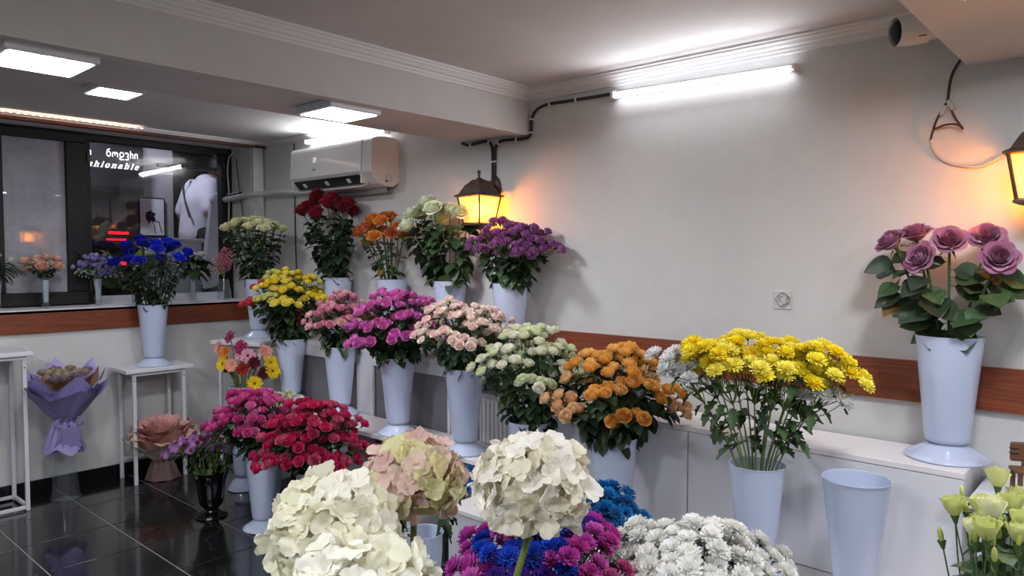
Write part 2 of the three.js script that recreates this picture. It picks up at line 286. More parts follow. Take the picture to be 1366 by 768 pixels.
// ------------------------------------------------------------------ air conditioner
{
  const o = thing('air_conditioner', 'white glossy wall mounted air conditioner with open dark louver', 'air conditioner', [-4.11, 1.945, WZ]);
  const W = .9, sh = new THREE.Shape(); sh.moveTo(0, .03); sh.lineTo(0, .285); sh.quadraticCurveTo(.02, .3, .1, .3); sh.quadraticCurveTo(.185, .297, .2, .27); sh.lineTo(.212, .085); sh.lineTo(.15, .02); sh.quadraticCurveTo(.1, 0, .04, .005); sh.closePath();
  const ex = (s, d) => new THREE.ExtrudeGeometry(s, { depth: d, bevelEnabled: true, bevelSize: .008, bevelThickness: .008, bevelSegments: 3, curveSegments: 10 }).rotateY(-Math.PI / 2).translate(d / 2, 0, 0);
  const fix = g => { const p = g.attributes.position; for (let i = 0; i < p.count; i++) p.setXYZ(i, p.getX(i), p.getY(i), p.getZ(i)); return g; };
  part('body', fix(ex(sh, W - .016)), M.acSide, o);
  const f = new THREE.Shape(); f.moveTo(.202, .29); f.quadraticCurveTo(.216, .28, .219, .26); f.lineTo(.227, .09); f.lineTo(.217, .086); f.lineTo(.205, .25); f.closePath();
  part('front_panel', new THREE.ExtrudeGeometry(f, { depth: W - .1, bevelEnabled: true, bevelSize: .002, bevelThickness: .003, bevelSegments: 2, curveSegments: 8 }).rotateY(-Math.PI / 2).translate((W - .1) / 2 - .045, 0, 0), M.ac, o);
  const slope = Math.atan2(.065, .062);
  const op = part('outlet', bx(W - .16, .004, .068), M.dark, o, [-.04, .043, .197]); op.rotation.x = -slope;
  for (const x of [-.3, -.04, .2]) { const g = part('guide_vane', rb(.03, .012, .03, .003), M.acSide, o, [x, .040, .2]); g.rotation.x = -slope; }
  const lv = part('louver_flap', rb(W - .13, .008, .05, .003), M.ac, o, [-.04, .004, .186]); lv.rotation.x = .35;
  part('outlet_rim', merge([rb(W - .11, .012, .012, .004, -.04, .088, .216), rb(.014, .07, .05, .004, -.04 - (W - .12) / 2, .05, .195), rb(.014, .07, .05, .004, -.04 + (W - .12) / 2, .05, .195)]), M.ac, o);
  const seg = []; for (const dx of [0, .018]) for (const [x, y, w, h] of [[0, .03, .01, .002], [.005, .0225, .002, .011], [0, .015, .01, .002], [-.005, .0075, .002, .011], [0, 0, .01, .002]]) seg.push(bx(w, h, .001, x + dx, y, 0));
  const dg = part('display_digits', merge(seg), std(0xf5f5f5, .4, { emissive: 0xffffff, emissiveIntensity: .5 }), o, [-.16, .185, .2245]); dg.rotation.x = -.05;
  const bd = part('badge', merge([0, 1, 2, 3, 4].map(k => bx(.007, .008 + .002 * (k % 2), .001, k * .009, 0, 0))), std(0x44464a, .5), o, [-.175, .135, .2268]); bd.rotation.x = -.05;
  part('screw_cover', new THREE.TorusGeometry(.022, .0015, 6, 24).rotateY(Math.PI / 2), std(0xb9b4ae, .5), o, [W / 2 + .003, .05, .08]);
  part('sensor', new THREE.CylinderGeometry(.006, .006, .004, 12).rotateZ(Math.PI / 2), M.black, o, [W / 2 + .003, .03, .1]);
}
{
  const o = thing('insulated_pipe', 'white wrapped insulated pipe running from the window to the air conditioner', 'pipe', [0, 0, 0]);
  part('pipe', new THREE.TubeGeometry(new THREE.CatmullRomCurve3([V(-5.61, 1.955, -2.83), V(-5.4, 1.965, -2.835), V(-5.24, 1.978, -2.86), V(-5.15, 1.982, -2.93), V(-4.9, 1.975, -2.955), V(-4.56, 1.955, -2.955), V(-4.3, 1.93, -2.955), V(-3.7, 1.93, -2.96)]), 80, .022, 10), std(0xb9b6b4, .9, { bumpMap: plasterBump, bumpScale: .004 }), o);
  part('dark_foam', wire([[-5.6, 1.985, -2.835], [-5.5, 1.99, -2.84], [-5.38, 1.995, -2.84]], .012), M.black, o);
}
single('window_cable', wire([[-5.5, 2.33, -2.88], [-5.58, 2.30, -2.86], [-5.6, 2.2, -2.85], [-5.585, 2.0, -2.85], [-5.6, 1.7, -2.85]], .006, 40), M.whiteCable, 'cream cable hanging along the dark window jamb', 'cable');
single('dark_cable', wire([[-5.53, 2.28, -2.885], [-5.46, 2.05, -2.87], [-5.41, 1.85, -2.87], [-5.37, 1.6, -2.88]], .004, 30), M.cable, 'thin dark cord hanging on the white window reveal', 'cable');

// ------------------------------------------------------------------ furniture
function stool(x, z, w, d, h, turn, label, tw = w + .07, td = d + .07) {
  const o = thing('display_stool', label, 'stool', [x, 0, z], turn, 'white metal display stools'), t = .022;
  part('top', rb(tw, .026, td, .004, 0, h - .013, 0), M.white, o);
  for (const sx of [-1, 1]) for (const sz of [-1, 1]) { const l = part('leg', rb(t, h - .026, t, .003, sx * (w - t) / 2, (h - .026) / 2, sz * (d - t) / 2), M.whiteMetal, o); part('rivet', new THREE.CylinderGeometry(.004, .004, .003, 8).rotateZ(Math.PI / 2).translate(sx * w / 2, h * .9, sz * (d - t) / 2), M.black, l); }
  for (const s of [-1, 1]) { part('apron', rb(w - 2 * t, t, t, .003, 0, h - .026 - t / 2, s * (d - t) / 2), M.whiteMetal, o); part('apron', rb(t, t, d - 2 * t, .003, s * (w - t) / 2, h - .026 - t / 2, 0), M.whiteMetal, o); }
  return o;
}
const low = (o, w, d, y, sides) => { const t = .02; for (const s of sides) part('stretcher', s < 2 ? rb(t, t, d - .044, .003, (s ? 1 : -1) * (w - t) / 2, y, 0) : rb(w - .044, t, t, .003, 0, y, (s === 3 ? 1 : -1) * (d - t) / 2), M.whiteMetal, o); };
low(stool(-5.135, -2.05, .26, .345, .765, 0, 'white stool under the vase of blue roses', .3, .44), .26, .345, .13, [0, 2]);
low(stool(-5.135, -1.06, .3, .44, .945, 0, 'tall white stool beside the purple wrapped bouquet', .34, .5), .3, .44, .02, [0, 1, 2, 3]);
stool(-4.74, -2.60, .36, .34, .93, .35, 'tall white stool holding the cream roses by the corner', .42, .42);
stool(-.235, -2.79, .38, .33, .75, 0, 'white stool behind the pale lisianthus at the cabinet end', .42, .38);

{ // long white cabinet along the lamp wall
  const o = thing('low_cabinet', 'long white low cabinet under the wooden rail', 'cabinet', [0, 0, 0]), X1 = -.467, X0 = -2.40, Z = -2.69;
  part('top_board', rb(X1 - X0, .022, 2.978 + Z, .003, (X0 + X1) / 2, .797, (Z - 2.978) / 2), M.cabTop, o);
  for (const [a, b] of [[X0, -1.447], [-1.447, X1]]) part('door', rb(b - a - .005, .42, .018, .002, (a + b) / 2, .574, Z - .011), M.cabinet, o);
  for (const [a, b] of [[X0, -1.447], [-1.447, X1]]) part('lower_door', rb(b - a - .005, .36, .018, .002, (a + b) / 2, .18, Z - .011), M.cabinet, o);
  for (const x of [X0 + .01, -1.447, X1 - .01]) part('side_panel', rb(.018, .785, .26, .002, x, .393, -2.835), M.cabinet, o);
}
{ // step in front of it
  const o = thing('low_step', 'low white step in front of the cabinet carrying vases', 'platform', [0, 0, 0]);
  part('top_board', rb(2.3, .022, .42, .003, -1.29, .349, -2.475), M.cabTop, o); part('front_board', rb(2.28, .335, .018, .002, -1.29, .168, -2.28), M.cabinet, o); for (const x of [-2.42, -.16]) part('side_panel', rb(.018, .335, .36, .002, x, .168, -2.475), M.cabinet, o);
}
{ // higher shelf unit carrying the back row
  const o = thing('tall_shelf', 'white shelf unit behind the bench carrying the back row of vases', 'shelf', [0, 0, 0]), X0 = -4.5, X1 = -2.42, Z = -2.69, xr = -2.89;
  part('top_board', rb(X1 - X0, .03, 2.978 + Z, .003, (X0 + X1) / 2, .935, (Z - 2.978) / 2), M.cabTop, o);
  part('apron', rb(X1 - X0, .07, .018, .002, (X0 + X1) / 2, .885, Z - .011), M.cabinet, o);
  for (const x of [X0 + .01, xr, X1 - .01]) part('side_panel', rb(.022, .92, .27, .002, x, .46, -2.84), M.cabinet, o);
  part('front_panel', rb(.16, .85, .018, .002, -3.62, .425, Z - .011), M.cabinet, o);
  for (const [a, b] of [[X0 + .03, -3.70], [-3.54, xr - .012]]) part('recessed_panel', rb(b - a, .85, .012, .002, (a + b) / 2, .425, Z - .03), M.greyPanel, o);
}
{ // bench
  const o = thing('display_bench', 'low white bench carrying the middle row of vases', 'bench', [0, 0, 0]);
  for (const [a, b] of [[-4.45, -3.93], [-3.925, -3.19], [-3.185, -2.33]]) part('board', rb(b - a, .024, .28, .003, (a + b) / 2, .538, -2.54), M.cabTop, o);
  for (const x of [-4.43, -3.56, -2.9, -2.36]) part('leg', rb(.03, .526, .24, .003, x, .263, -2.545), M.cabinet, o);
}
{ // radiator
  const o = thing('radiator', 'white ribbed panel radiator below the end of the shelf', 'radiator', [-2.655, 0, -2.93]);
  part('panel', rb(.42, .56, .03, .006, 0, .45, 0), M.radiator, o); part('top_grille', rb(.43, .02, .09, .004, 0, .735, -.005), M.radiator, o);
  for (let k = 0; k < 13; k++) part('rib', rb(.014, .5, .014, .005, -.19 + k * .0317, .45, .02), M.radiator, o);
  for (const s of [-1, 1]) part('leg', rb(.02, .18, .03, .003, s * .16, .09, 0), M.radiator, o);
}
{ // little wooden chair on the right stool
  const o = thing('wooden_chair_ornament', 'small brown wooden chair ornament standing on the white stool', 'ornament', [-.3, .75, -2.69], .5), m = std(0x6b4a30, .6);
  const back = part('backrest', rb(.08, .06, .014, .012, 0, .15, -.03), m, o); part('slot', merge([bx(.02, .003, .016, -.03, .16, -.03), bx(.02, .003, .016, -.03, .145, -.03)]), M.dark, back);
  part('seat', rb(.085, .012, .07, .004, 0, .1, 0), m, o); part('back_post', rb(.014, .06, .012, .003, 0, .115, -.03), m, o);
  for (const sx of [-1, 1]) for (const sz of [-1, 1]) part('leg', rb(.012, .096, .012, .003, sx * .032, .048, sz * .026), m, o);
}

// ------------------------------------------------------------------ vases
function vase(label, x, y, z, o = {}) {
  const { H = .41, rt = .096, rb: r1 = .062, rf = .112, mat = M.vase, group = 'tall pale blue cone vases', plain } = o, t = thing('flower_vase', label, 'vase', [x, y, z], 0, group), f = plain ? 0 : H * .13;
  const w = .004, b = [[.001, f], [r1 * .8, f], [r1 * .96, f + .008], [r1, f + .02]];
  for (let k = 1; k <= 8; k++) b.push([r1 + (rt - r1) * k / 8, f + .02 + (H - f - .02) * k / 8]);
  b.push([rt + .003, H + .002], [rt + .002, H + .004], [rt - w, H + .002], [r1 - w, f + .022], [.001, f + .018]);
  part('body', lathe(b, 36), mat, t);
  if (!plain) part('foot', lathe([[.001, .004], [rf * .96, 0], [rf, .004], [rf * .985, .009], [rf * .85, f * .36], [r1 * 1.15, f * .68], [r1 * .86, f * .88], [r1 * .84, f * 1.02], [.001, f * 1.02]], 36), mat, t);
  t.userData.rim = { x, y: y + H, z, r: rt - .008, bottom: y + f + .025, rb: r1 - .012 };
  return t.userData.rim;
}
function glassVase(label, x, y, z, H, rt, r1, group) {
  const t = thing('glass_vase', label, 'vase', [x, y, z], 0, group);
  part('glass', lathe([[.001, .004], [r1 * .7, .002], [r1, 0], [r1, .02], [r1 * .8, .03], [r1 * .86, H * .5], [rt, H], [rt - .003, H], [r1 * .8, H * .5], [r1 * .7, .034], [.001, .032]], 20), M.vaseGlass, t);
  part('crystal_filling', lathe([[.001, .036], [r1 * .64, .036], [r1 * .74, H * .5], [rt * .82, H * .9], [.001, H * .92]], 14), M.crystal, t);
  return { x, y: y + H, z, r: rt - .006, bottom: y + .04, rb: r1 * .5 };
}

// ------------------------------------------------------------------ flowers: shared blooms and leaves (unit size)
function roseGeo(seed, layers, nu, nv, col, tall = 1.2, close = 0) {
  const r = rngOf(seed), g = new G(); let off = r() * 6;
  layers.forEach(([n, R, H, curl, W = 1.3], li) => {
    off += 1.1;
    for (let j = 0; j < n; j++) {
      const a0 = off + j / n * Math.PI * 2 + (r() - .5) * .35, ph = r() * 6, hh = H * (.93 + .14 * r()), cc = curl * (.7 + .6 * r()), lean = (r() - .5) * .12, w0 = W * Math.PI / n;
      g.grid(nu, nv, (u, v) => {
        const vv = v * (1 - .17 * u * u * v), e = Math.max(0, (vv - .58) / .42), wid = w0 * (.3 + .7 * Math.sin(Math.min(1, v * 1.3) * Math.PI / 2)) * (1 - .12 * v * v * v);
        const rad = Math.max(.01, R * (.14 + .86 * Math.pow(Math.sin(Math.min(1, vv * 1.02) * Math.PI / 2), .75)) * (1 - (close + .1 * (1 - Math.min(1, cc * 3))) * vv * vv * vv) + cc * e * e * .4 + .05 * u * v + .025 * Math.sin(u * 4 + ph) * v);
        const y = hh * tall * (vv - cc * .32 * e * e) + lean * u * v, a = a0 + u * wid;
        return [rad * Math.cos(a), y, rad * Math.sin(a)];
      }, col && ((u, v) => col(u, v, li / (layers.length - 1), j)));
    }
  });
  return g.geo(!!col);
}
const BIG = [[3, .15, .96, 0, 1.7], [4, .29, 1.0, .04, 1.5], [5, .46, 1.02, .14], [5, .64, .98, .3], [6, .82, .88, .52], [6, .98, .72, .75]];
const BUDDY = [[3, .2, .96, 0, 1.6], [4, .38, 1.0, .06, 1.5], [5, .58, 1.02, .2, 1.25], [5, .78, .94, .42, 1.2], [5, .94, .8, .66, 1.2]];
const SMALL = [[3, .2, .92, 0, 1.7], [4, .4, 1.0, .02, 1.5], [5, .62, 1.0, .1], [5, .82, .9, .22], [6, 1, .72, .4]];
const variants = (k, f) => Array.from({ length: k }, (_, i) => f(i));
const roseBig = variants(4, i => roseGeo(10 + i, BIG, 5, 6, null, 1.35, .03)), roseBud = variants(3, i => roseGeo(20 + i, BUDDY, 5, 6, null, 1.65, .05)), roseSmall = variants(4, i => roseGeo(30 + i, SMALL, 3, 4, null, 1.25, .1));
const petalTint = (c0, c1, p = 2) => { const a = lin(c0), b = lin(c1); return (u, v) => mix3(a, b, Math.min(1, Math.pow(v, p) * (.7 + .5 * u * u))); };
const roseFlame = variants(4, i => roseGeo(40 + i, BIG, 4, 5, petalTint(i % 2 ? 0xf0b43c : 0xf3a63a, [0xa3262c, 0xd9641c, 0x9a1f33, 0xcf5a1e][i], [2.2, 3, 1.5, 3][i]), 1.4, .04));
const roseBlush = variants(3, i => roseGeo(50 + i, SMALL, 3, 4, petalTint(0xf6f0dc, i === 1 ? 0xf0c6c8 : 0xf3dcd6, 1.5), 1.25, .1));
const rosePeach = variants(2, i => roseGeo(55 + i, SMALL, 3, 4, petalTint(0xe7a58a, 0xf1cfb8, 1.5), 1.2, .1));
const roseCrimson = variants(4, i => roseGeo(60 + i, SMALL, 3, 4, petalTint(i === 3 ? 0xd88a98 : 0xc42a62, [0xc4104e, 0xa80d46, 0xcc205e, 0xc42c60][i], .8), 1.2, .1));
const roseMagenta = variants(4, i => roseGeo(70 + i, SMALL, 3, 4, petalTint(0xe6a0d0, [0xcb4cae, 0xb944a4, 0xd664b6, 0xc23e94][i], .8), 1.25, .1));
const roseViolet = variants(3, i => roseGeo(75 + i, SMALL, 3, 4, petalTint(0xc08ebc, [0x934388, 0x823a7c, 0xa35496][i], .8), 1.25, .1));
function mumGeo(seed, layers, w, col, disc) {            // layers: [count, length, elevation, bend]
  const r = rngOf(seed), g = new G();
  for (const [n, L, el, bend] of layers) {
    const off = r() * 6;
    for (let j = 0; j < n; j++) {
      const a = off + j / n * 6.283 + (r() - .5) * .2, ll = L * (.85 + .25 * r()), e0 = el + (r() - .5) * .2, ca = Math.cos(a), sa = Math.sin(a), tw = (r() - .5) * .5, t0 = r();
      g.grid(2, 3, (u, v) => { const e = e0 + bend * v, R = .05 + ll * v * Math.cos(e), Y = ll * v * Math.sin(e) + Math.abs(u) * w * .5 - .02, ww = w * u * (.35 + .65 * Math.sin(Math.min(1, .15 + v * .9) * Math.PI * .82)); return [R * ca - ww * sa, Y + u * tw * w, R * sa + ww * ca]; }, col && ((u, v) => col(u, v, t0)));
    }
  }
  if (disc) { const c = lin(disc[1]); g.grid(14, 3, (u, v) => { const a = u * Math.PI, R = disc[0] * (1 - v); return [R * Math.cos(a), .06 + disc[0] * .45 * Math.sqrt(Math.max(0, 1 - (1 - v) ** 2)), R * Math.sin(a)]; }, () => c); const ring = lin(disc[2] ?? disc[1]); g.grid(14, 1, (u, v) => { const a = u * Math.PI, R = disc[0] * (1.25 - .25 * v); return [R * Math.cos(a), .05 + .04 * v, R * Math.sin(a)]; }, () => ring); }
  return g.geo(!!(col || disc));
}
const MUM = [[14, .95, -.25, .2], [16, 1, .05, .15], [15, .92, .35, .15], [13, .8, .65, .2], [10, .65, .95, .2], [7, .5, 1.25, 0]];
const mum = variants(4, i => mumGeo(80 + i, MUM, .15));
const tint2 = (a, b) => { const p = lin(a), q = lin(b); return (u, v, t) => mix3(p, q, v * (.6 + .4 * t)); };
const DAISY = [[18, 1, .1, .05], [17, .9, .22, .05]];
const gerb = (c0, c1, d, ring) => variants(2, i => mumGeo(90 + i, [[20, 1, .08, .02], [18, .86, .2, .02], [14, .5, .35, .1]], .12, tint2(c0, c1), [.2, d, ring]));
const floretGeo = variants(6, i => {
  const r = rngOf(130 + i), g = new G();
  for (let k = 0; k < 4; k++) {
    const a = k * Math.PI / 2 + (r() - .5) * .3, ca = Math.cos(a), sa = Math.sin(a), cup = .25 + .75 * r(), tw = (r() - .5) * .9, L = .88 + .26 * r(), dr = (r() - .3) * .5, W = .5 + .1 * r(), ph = r() * 6;
    g.grid(6, 6, (u, v) => { const s = Math.sin(Math.pow(v, .72) * Math.PI), ww = W * u * Math.sqrt(Math.max(.004, 1 - ((v - .55) / .54) ** 2)), R = L * v * (1 - .1 * u * u * v); return [R * ca - ww * sa, .04 + cup * v * (1 - v * dr) * .55 + u * u * .2 * s + tw * u * v * .35 + .07 * Math.sin(u * 5 + ph + v * 3) * v, R * sa + ww * ca]; });
  }
  g.grid(6, 2, (u, v) => { const b = u * Math.PI; return [.07 * (1 - v) * Math.cos(b), .04 + .06 * v, .07 * (1 - v) * Math.sin(b)]; });
  return g.geo();
});
const leafGeo = variants(4, i => {                       // lies along +z, tip at z = 1, face up
  const r = rngOf(150 + i), g = new G(), fold = .12 + .22 * r(), bend = .1 + .35 * r(), W = .28 + .07 * r(), wav = .03 * r(), pet = .16, sw = (r() - .5) * .15;
  g.grid(4, 7, (u, v) => { const t = (v - pet) / (1 - pet), w = v <= pet ? .012 : Math.max(.004, W * Math.pow(Math.sin(Math.PI * Math.pow(Math.max(t, .02), .78)), .75)); return [u * w + sw * v * v, .1 * v - bend * v * v + Math.abs(u) * w * fold * 1.6 + wav * Math.sin(v * 15 + u * 2), v]; });
  return g.geo();
});
const mumLeafGeo = variants(3, i => {
  const r = rngOf(160 + i), g = new G(), bend = .15 + .5 * r(), W = .3;
  g.grid(2, 11, (u, v) => { const lobe = .42 + .58 * Math.abs(Math.sin(v * Math.PI * 3.4 + .3)), w = v < .15 ? .012 : W * Math.pow(Math.sin(Math.PI * Math.min(.98, v)), .6) * lobe; return [u * w, .08 * v - bend * v * v + Math.abs(u) * w * .3, v + Math.abs(u) * .09 * lobe]; });
  return g.geo();
});
const longLeaf = (() => { const g = new G(); g.grid(2, 6, (u, v) => [u * .1 * Math.pow(Math.sin(Math.PI * Math.min(.98, .06 + v * .92)), .7), .1 * v - .25 * v * v + Math.abs(u) * .03, v]); return g.geo(); })();
const budGeo = new THREE.SphereGeometry(1, 8, 6).scale(.62, 1, .62).translate(0, .8, 0);

const basis = new THREE.Matrix4(), _x = new THREE.Vector3(), _y = new THREE.Vector3(), _z = new THREE.Vector3();
function aimY(o, dir, roll = 0) { o.quaternion.setFromUnitVectors(V(0, 1, 0), dir.clone().normalize()); o.rotateY(roll); }
function aimLeaf(o, dir, up) { _z.copy(dir).normalize(); _x.crossVectors(up, _z).normalize(); _y.crossVectors(_z, _x); basis.makeBasis(_x, _y, _z); o.quaternion.setFromRotationMatrix(basis); }
const pick = (r, a) => a[Math.floor(r() * a.length)];

/* one vase of stems. c: rim (from vase), n stems, R spread, top / edge height above the rim, off lateral shift [dx,dz],
   bloom(r, head, k) -> {geo, mat, size}, spray: blooms per stem, leaves per stem */
function bouquet(c) {
  const r = rngOf(c.seed), rim = c.rim, made = [];
  const { n, R, top, edge, off = [0, 0], spray = 0, rc = .05, leaves: leaves0 = 8, leafSize = [.05, .075], stemR = .0032, leafMats = M.leaf, leafGeos = leafGeo, flat = 0, leafFrom = .02, leafTo = .9, stemMat = M.stem, zmin = -2.94, xmin = -9, droop = .25, low = 0, heads, lean = .55, up = .9, squash = 1, face = [0, 0] } = c;
  const leaves = Math.round(leaves0 * 1.15);
  for (let i = 0; i < n; i++) {
    const q = Math.sqrt((i + .5) / n), a = i * 2.39996 + (c.phase ?? 0) + (r() - .5) * .25, rr = R * q * (1 + (r() - .5) * .12), e = q * q;
    let head = heads ? V(...heads[i]) : V(rim.x + off[0] + rr * Math.cos(a), rim.y + top - (top - edge) * e + (r() - .5) * .05 * (1 - flat), rim.z + off[1] + rr * Math.sin(a) * squash);
    head.z = Math.max(head.z, zmin); head.x = Math.max(head.x, xmin);
    const ax = Math.atan2(head.z - rim.z, head.x - rim.x), hr = Math.min(1, Math.hypot(head.x - rim.x, head.z - rim.z) / Math.max(R, .05));
    const base = V(rim.x - rim.rb * .6 * hr * Math.cos(ax) * (i % 2 ? 1 : -.6), rim.bottom + .004, rim.z - rim.rb * .6 * hr * Math.sin(ax) * (i % 2 ? 1 : -.6)), neck = V(rim.x + rim.r * .85 * hr * Math.cos(ax), rim.y, rim.z + rim.r * .85 * hr * Math.sin(ax));
    const mid = neck.clone().lerp(head, .5).add(V(0, .03 * hr, 0));
    const o = thing(c.name, c.labelOf ? c.labelOf(i, head) : c.label, c.category, base.toArray(), 0, c.group);
    const L = p => p.clone().sub(base), g = new G(), pts = curve([base, neck, mid, head].map(L), 10);
    const dirEnd = V(Math.cos(ax) * lean * hr + face[0], up, Math.sin(ax) * lean * hr + face[1]).normalize(), blooms = [];
    if (!spray) { g.tube(pts, stemR * 1.15, stemR, 5); blooms.push([L(head), dirEnd]); }
    else {
      g.tube(pts.slice(0, 9), stemR * 1.1, stemR * .8, 5);
      const fork = pts[7], m = spray + (r() < .5 ? 0 : 1);
      for (let k = 0; k < m; k++) {
        const bq = Math.sqrt((k + .5) / m), ba = k * 2.4 + i, p = L(head).add(V(Math.cos(ba) * bq * rc * 1.4 + (r() - .5) * .014, -bq * bq * rc * .5 + (r() - .5) * .03, Math.sin(ba) * bq * rc * 1.4 + (r() - .5) * .014)); if (p.z + base.z < zmin) p.z = zmin - base.z;
        const d = p.clone().sub(fork).normalize().lerp(dirEnd, .45).normalize();
        g.tube(curve([fork, fork.clone().lerp(p, .5).add(V(Math.cos(ba) * .012, -.004, Math.sin(ba) * .012)), p], 4), stemR * .6, stemR * .42, 4); blooms.push([p, d]);
      }
    }
    for (const [p, d] of blooms) g.tube([p.clone().addScaledVector(d, -.012), p.clone().addScaledVector(d, .004)], stemR * .8, stemR * 2.6, 6);
    part('stem', g.geo(), stemMat, o);
    blooms.forEach(([p, d], k) => {
      const b = c.bloom(r, p.clone().add(base), k, i); if (!b) return;
      const m = part(b.bud ? 'bud' : 'bloom', b.geo, b.mat, o, p.toArray()); aimY(m, d, r() * 6.28); m.scale.setScalar(b.size * (.9 + .2 * r()));
    });
    const span0 = pts.length - 1;
    for (let k = 0; k < leaves; k++) {
      const t = leafFrom + (leafTo - leafFrom) * (k + r()) / leaves, s = (.33 + .67 * t) * span0, i0 = Math.min(span0 - 1, Math.floor(s)), p = pts[i0].clone().lerp(pts[i0 + 1], s - i0);
      if (p.y + base.y < rim.y + low) continue;
      const la = ax + (r() - .5) * (hr > .45 ? 3.0 : 6.2), d = V(Math.cos(la), (r() - .45) * .8 - droop * (t < .35 ? 2.2 : 1), Math.sin(la)).normalize(), s1 = leafSize[0] + (leafSize[1] - leafSize[0]) * r(), wp = p.clone().add(base).addScaledVector(d, s1);
      if (wp.z < WZ + .03) d.z = Math.abs(d.z); if (wp.x < xmin) d.x = Math.abs(d.x);
      const m = part('leaf', pick(r, leafGeos), pick(r, leafMats), o, p.toArray()); aimLeaf(m, d, V(Math.cos(la) * .5, 1, Math.sin(la) * .5)); m.scale.setScalar(s1);
    }
    made.push(o);
  }
  return made;
}
const THIN = { transmission: .25, thickness: 0, ior: 1.3, ...DS }, pet = c => phy(c, .92, THIN), pv = phy(0xffffff, .92, { vertexColors: true, ...THIN });
const CR = [Math.cos(41.9 * Math.PI / 180), -Math.sin(41.9 * Math.PI / 180)];   // unit vector along the row seen from the counter
const side = (rim, p) => (p.x - rim.x) * CR[0] + (p.z - rim.z) * CR[1];
const shift = s => [CR[0] * s, CR[1] * s];

// ------------------------------------------------------------------ back row
{
  const cream = [0xe6e6b4, 0xdfe2ac, 0xeceac6].map(c => pet(c)), rim = vase('pale blue cone vase on the corner stool holding cream roses', -4.81, .93, -2.665);
  bouquet({ name: 'cream_rose', label: 'cream rose in the vase on the corner stool', category: 'rose', group: 'cream roses on the corner stool', seed: 1, rim, n: 22, R: .205, top: .40, edge: .33, off: shift(-.035), flat: 1, leaves: 9, leafSize: [.06, .09], bloom: r => ({ geo: pick(r, roseBig), mat: pick(r, cream), size: .04 }), up: 1.2 });
}
{
  const red = [0x8a0c20, 0x780a1c, 0x981228].map(c => pet(c, .7)), rim = vase('pale blue cone vase holding dark red roses under the air conditioner', -4.12, .95, -2.85);
  bouquet({ name: 'red_rose', label: 'dark red rose under the air conditioner', category: 'rose', group: 'dark red roses in the back row', seed: 2, rim, n: 13, R: .265, top: .50, edge: .36, off: shift(-.05), leaves: 15, leafSize: [.07, .1], leafMats: [M.leaf[0], M.leaf[2], M.leaf[2]], bloom: r => ({ geo: pick(r, roseBud), mat: pick(r, red), size: .05 }), up: 1.3, face: [.15, .2], squash: .6, droop: .35 });
}
{
  const rim = vase('pale blue cone vase holding flame orange roses in the back row', -3.55, .95, -2.85);
  bouquet({ name: 'flame_rose', label: 'orange and red flamed rose between the dark red and the white roses', category: 'rose', group: 'flame roses in the back row', seed: 3, rim, n: 13, R: .2, top: .36, edge: .22, off: shift(-.055), leaves: 5, leafSize: [.05, .075], leafMats: [...M.leaf, M.leafOld], bloom: r => ({ geo: pick(r, roseFlame), mat: pv, size: .046 }), up: .8, face: [.2, .3], lean: .6, squash: .6 });
}
{
  const wh = [0xe9eed2, 0xf0f0dc, 0xdfe8c4].map(c => pet(c)), rim = vase('pale blue cone vase holding large white roses left of the lantern', -3.03, .95, -2.85), H = (px, dy, dz) => { const s = (px - 600) * .00425; return [rim.x + s / .69 + dz * 1.06, rim.y + dy, rim.z + dz]; };
  bouquet({ name: 'white_rose', label: 'large white rose standing left of the glowing lantern', category: 'rose', group: 'large white roses in the back row', seed: 4, rim, n: 9, R: .2, heads: [H(552, .36, .05), H(572, .415, .02), H(580, .385, .09), H(546, .29, .1), H(565, .36, -.02), H(613, .365, .05), H(626, .365, 0), H(590, .33, -.03), H(600, .37, .0)], leaves: 17, leafSize: [.075, .11], bloom: r => ({ geo: pick(r, roseBig), mat: pick(r, wh), size: .054 }), up: .9, lean: .5, face: [.3, .45], droop: .35, leafMats: [M.leaf[0], M.leaf[1], M.leaf[3]] });
}
{
  const rim = vase('pale blue cone vase holding purple spray roses under the lantern', -2.56, .95, -2.84), bud = std(0x6a4658, .6);
  bouquet({ name: 'purple_spray_rose', label: 'purple spray rose stem under the left lantern', category: 'spray rose', group: 'purple spray roses in the back row', seed: 5, rim, n: 17, R: .235, top: .30, edge: .16, off: shift(.015), spray: 7, rc: .055, leaves: 10, leafSize: [.06, .09], squash: .65, leafTo: .7, droop: .4, bloom: (r, p, k) => k === 6 ? { geo: budGeo, mat: bud, size: .011, bud: 1 } : { geo: pick(r, roseViolet), mat: pv, size: .027 } });
}
// ------------------------------------------------------------------ middle row on the bench
{
  const rim = vase('pale blue cone vase holding yellow spray roses on the bench end', -4.29, .55, -2.6), ye = [0xfae84a, 0xf4de3c, 0xfbee78].map(c => pet(c)), pale = [0xe4e08c, 0xd9dd86].map(c => pet(c)), coral = [0xd8455c, 0xe06a74].map(c => pet(c));
  let cur = ye; const kinds = [coral, pale, ye], says = ['coral pink spray rose stem among the yellow ones on the bench', 'pale lemon spray rose stem among the yellow ones on the bench', 'bright yellow spray rose stem at the end of the bench'];
  bouquet({ name: 'yellow_spray_rose', labelOf: (i, h) => { const q = side(rim, h), k = q < -.17 ? 0 : q < -.02 && i % 3 ? 1 : 2; cur = kinds[k]; return says[k]; }, category: 'spray rose', group: 'yellow spray roses on the bench', seed: 6, rim, n: 19, R: .235, top: .43, edge: .23, off: shift(-.02), spray: 8, rc: .055, leaves: 14, leafSize: [.055, .085], droop: .4, bloom: r => ({ geo: pick(r, roseSmall), mat: pick(r, cur), size: .027 }) });
}
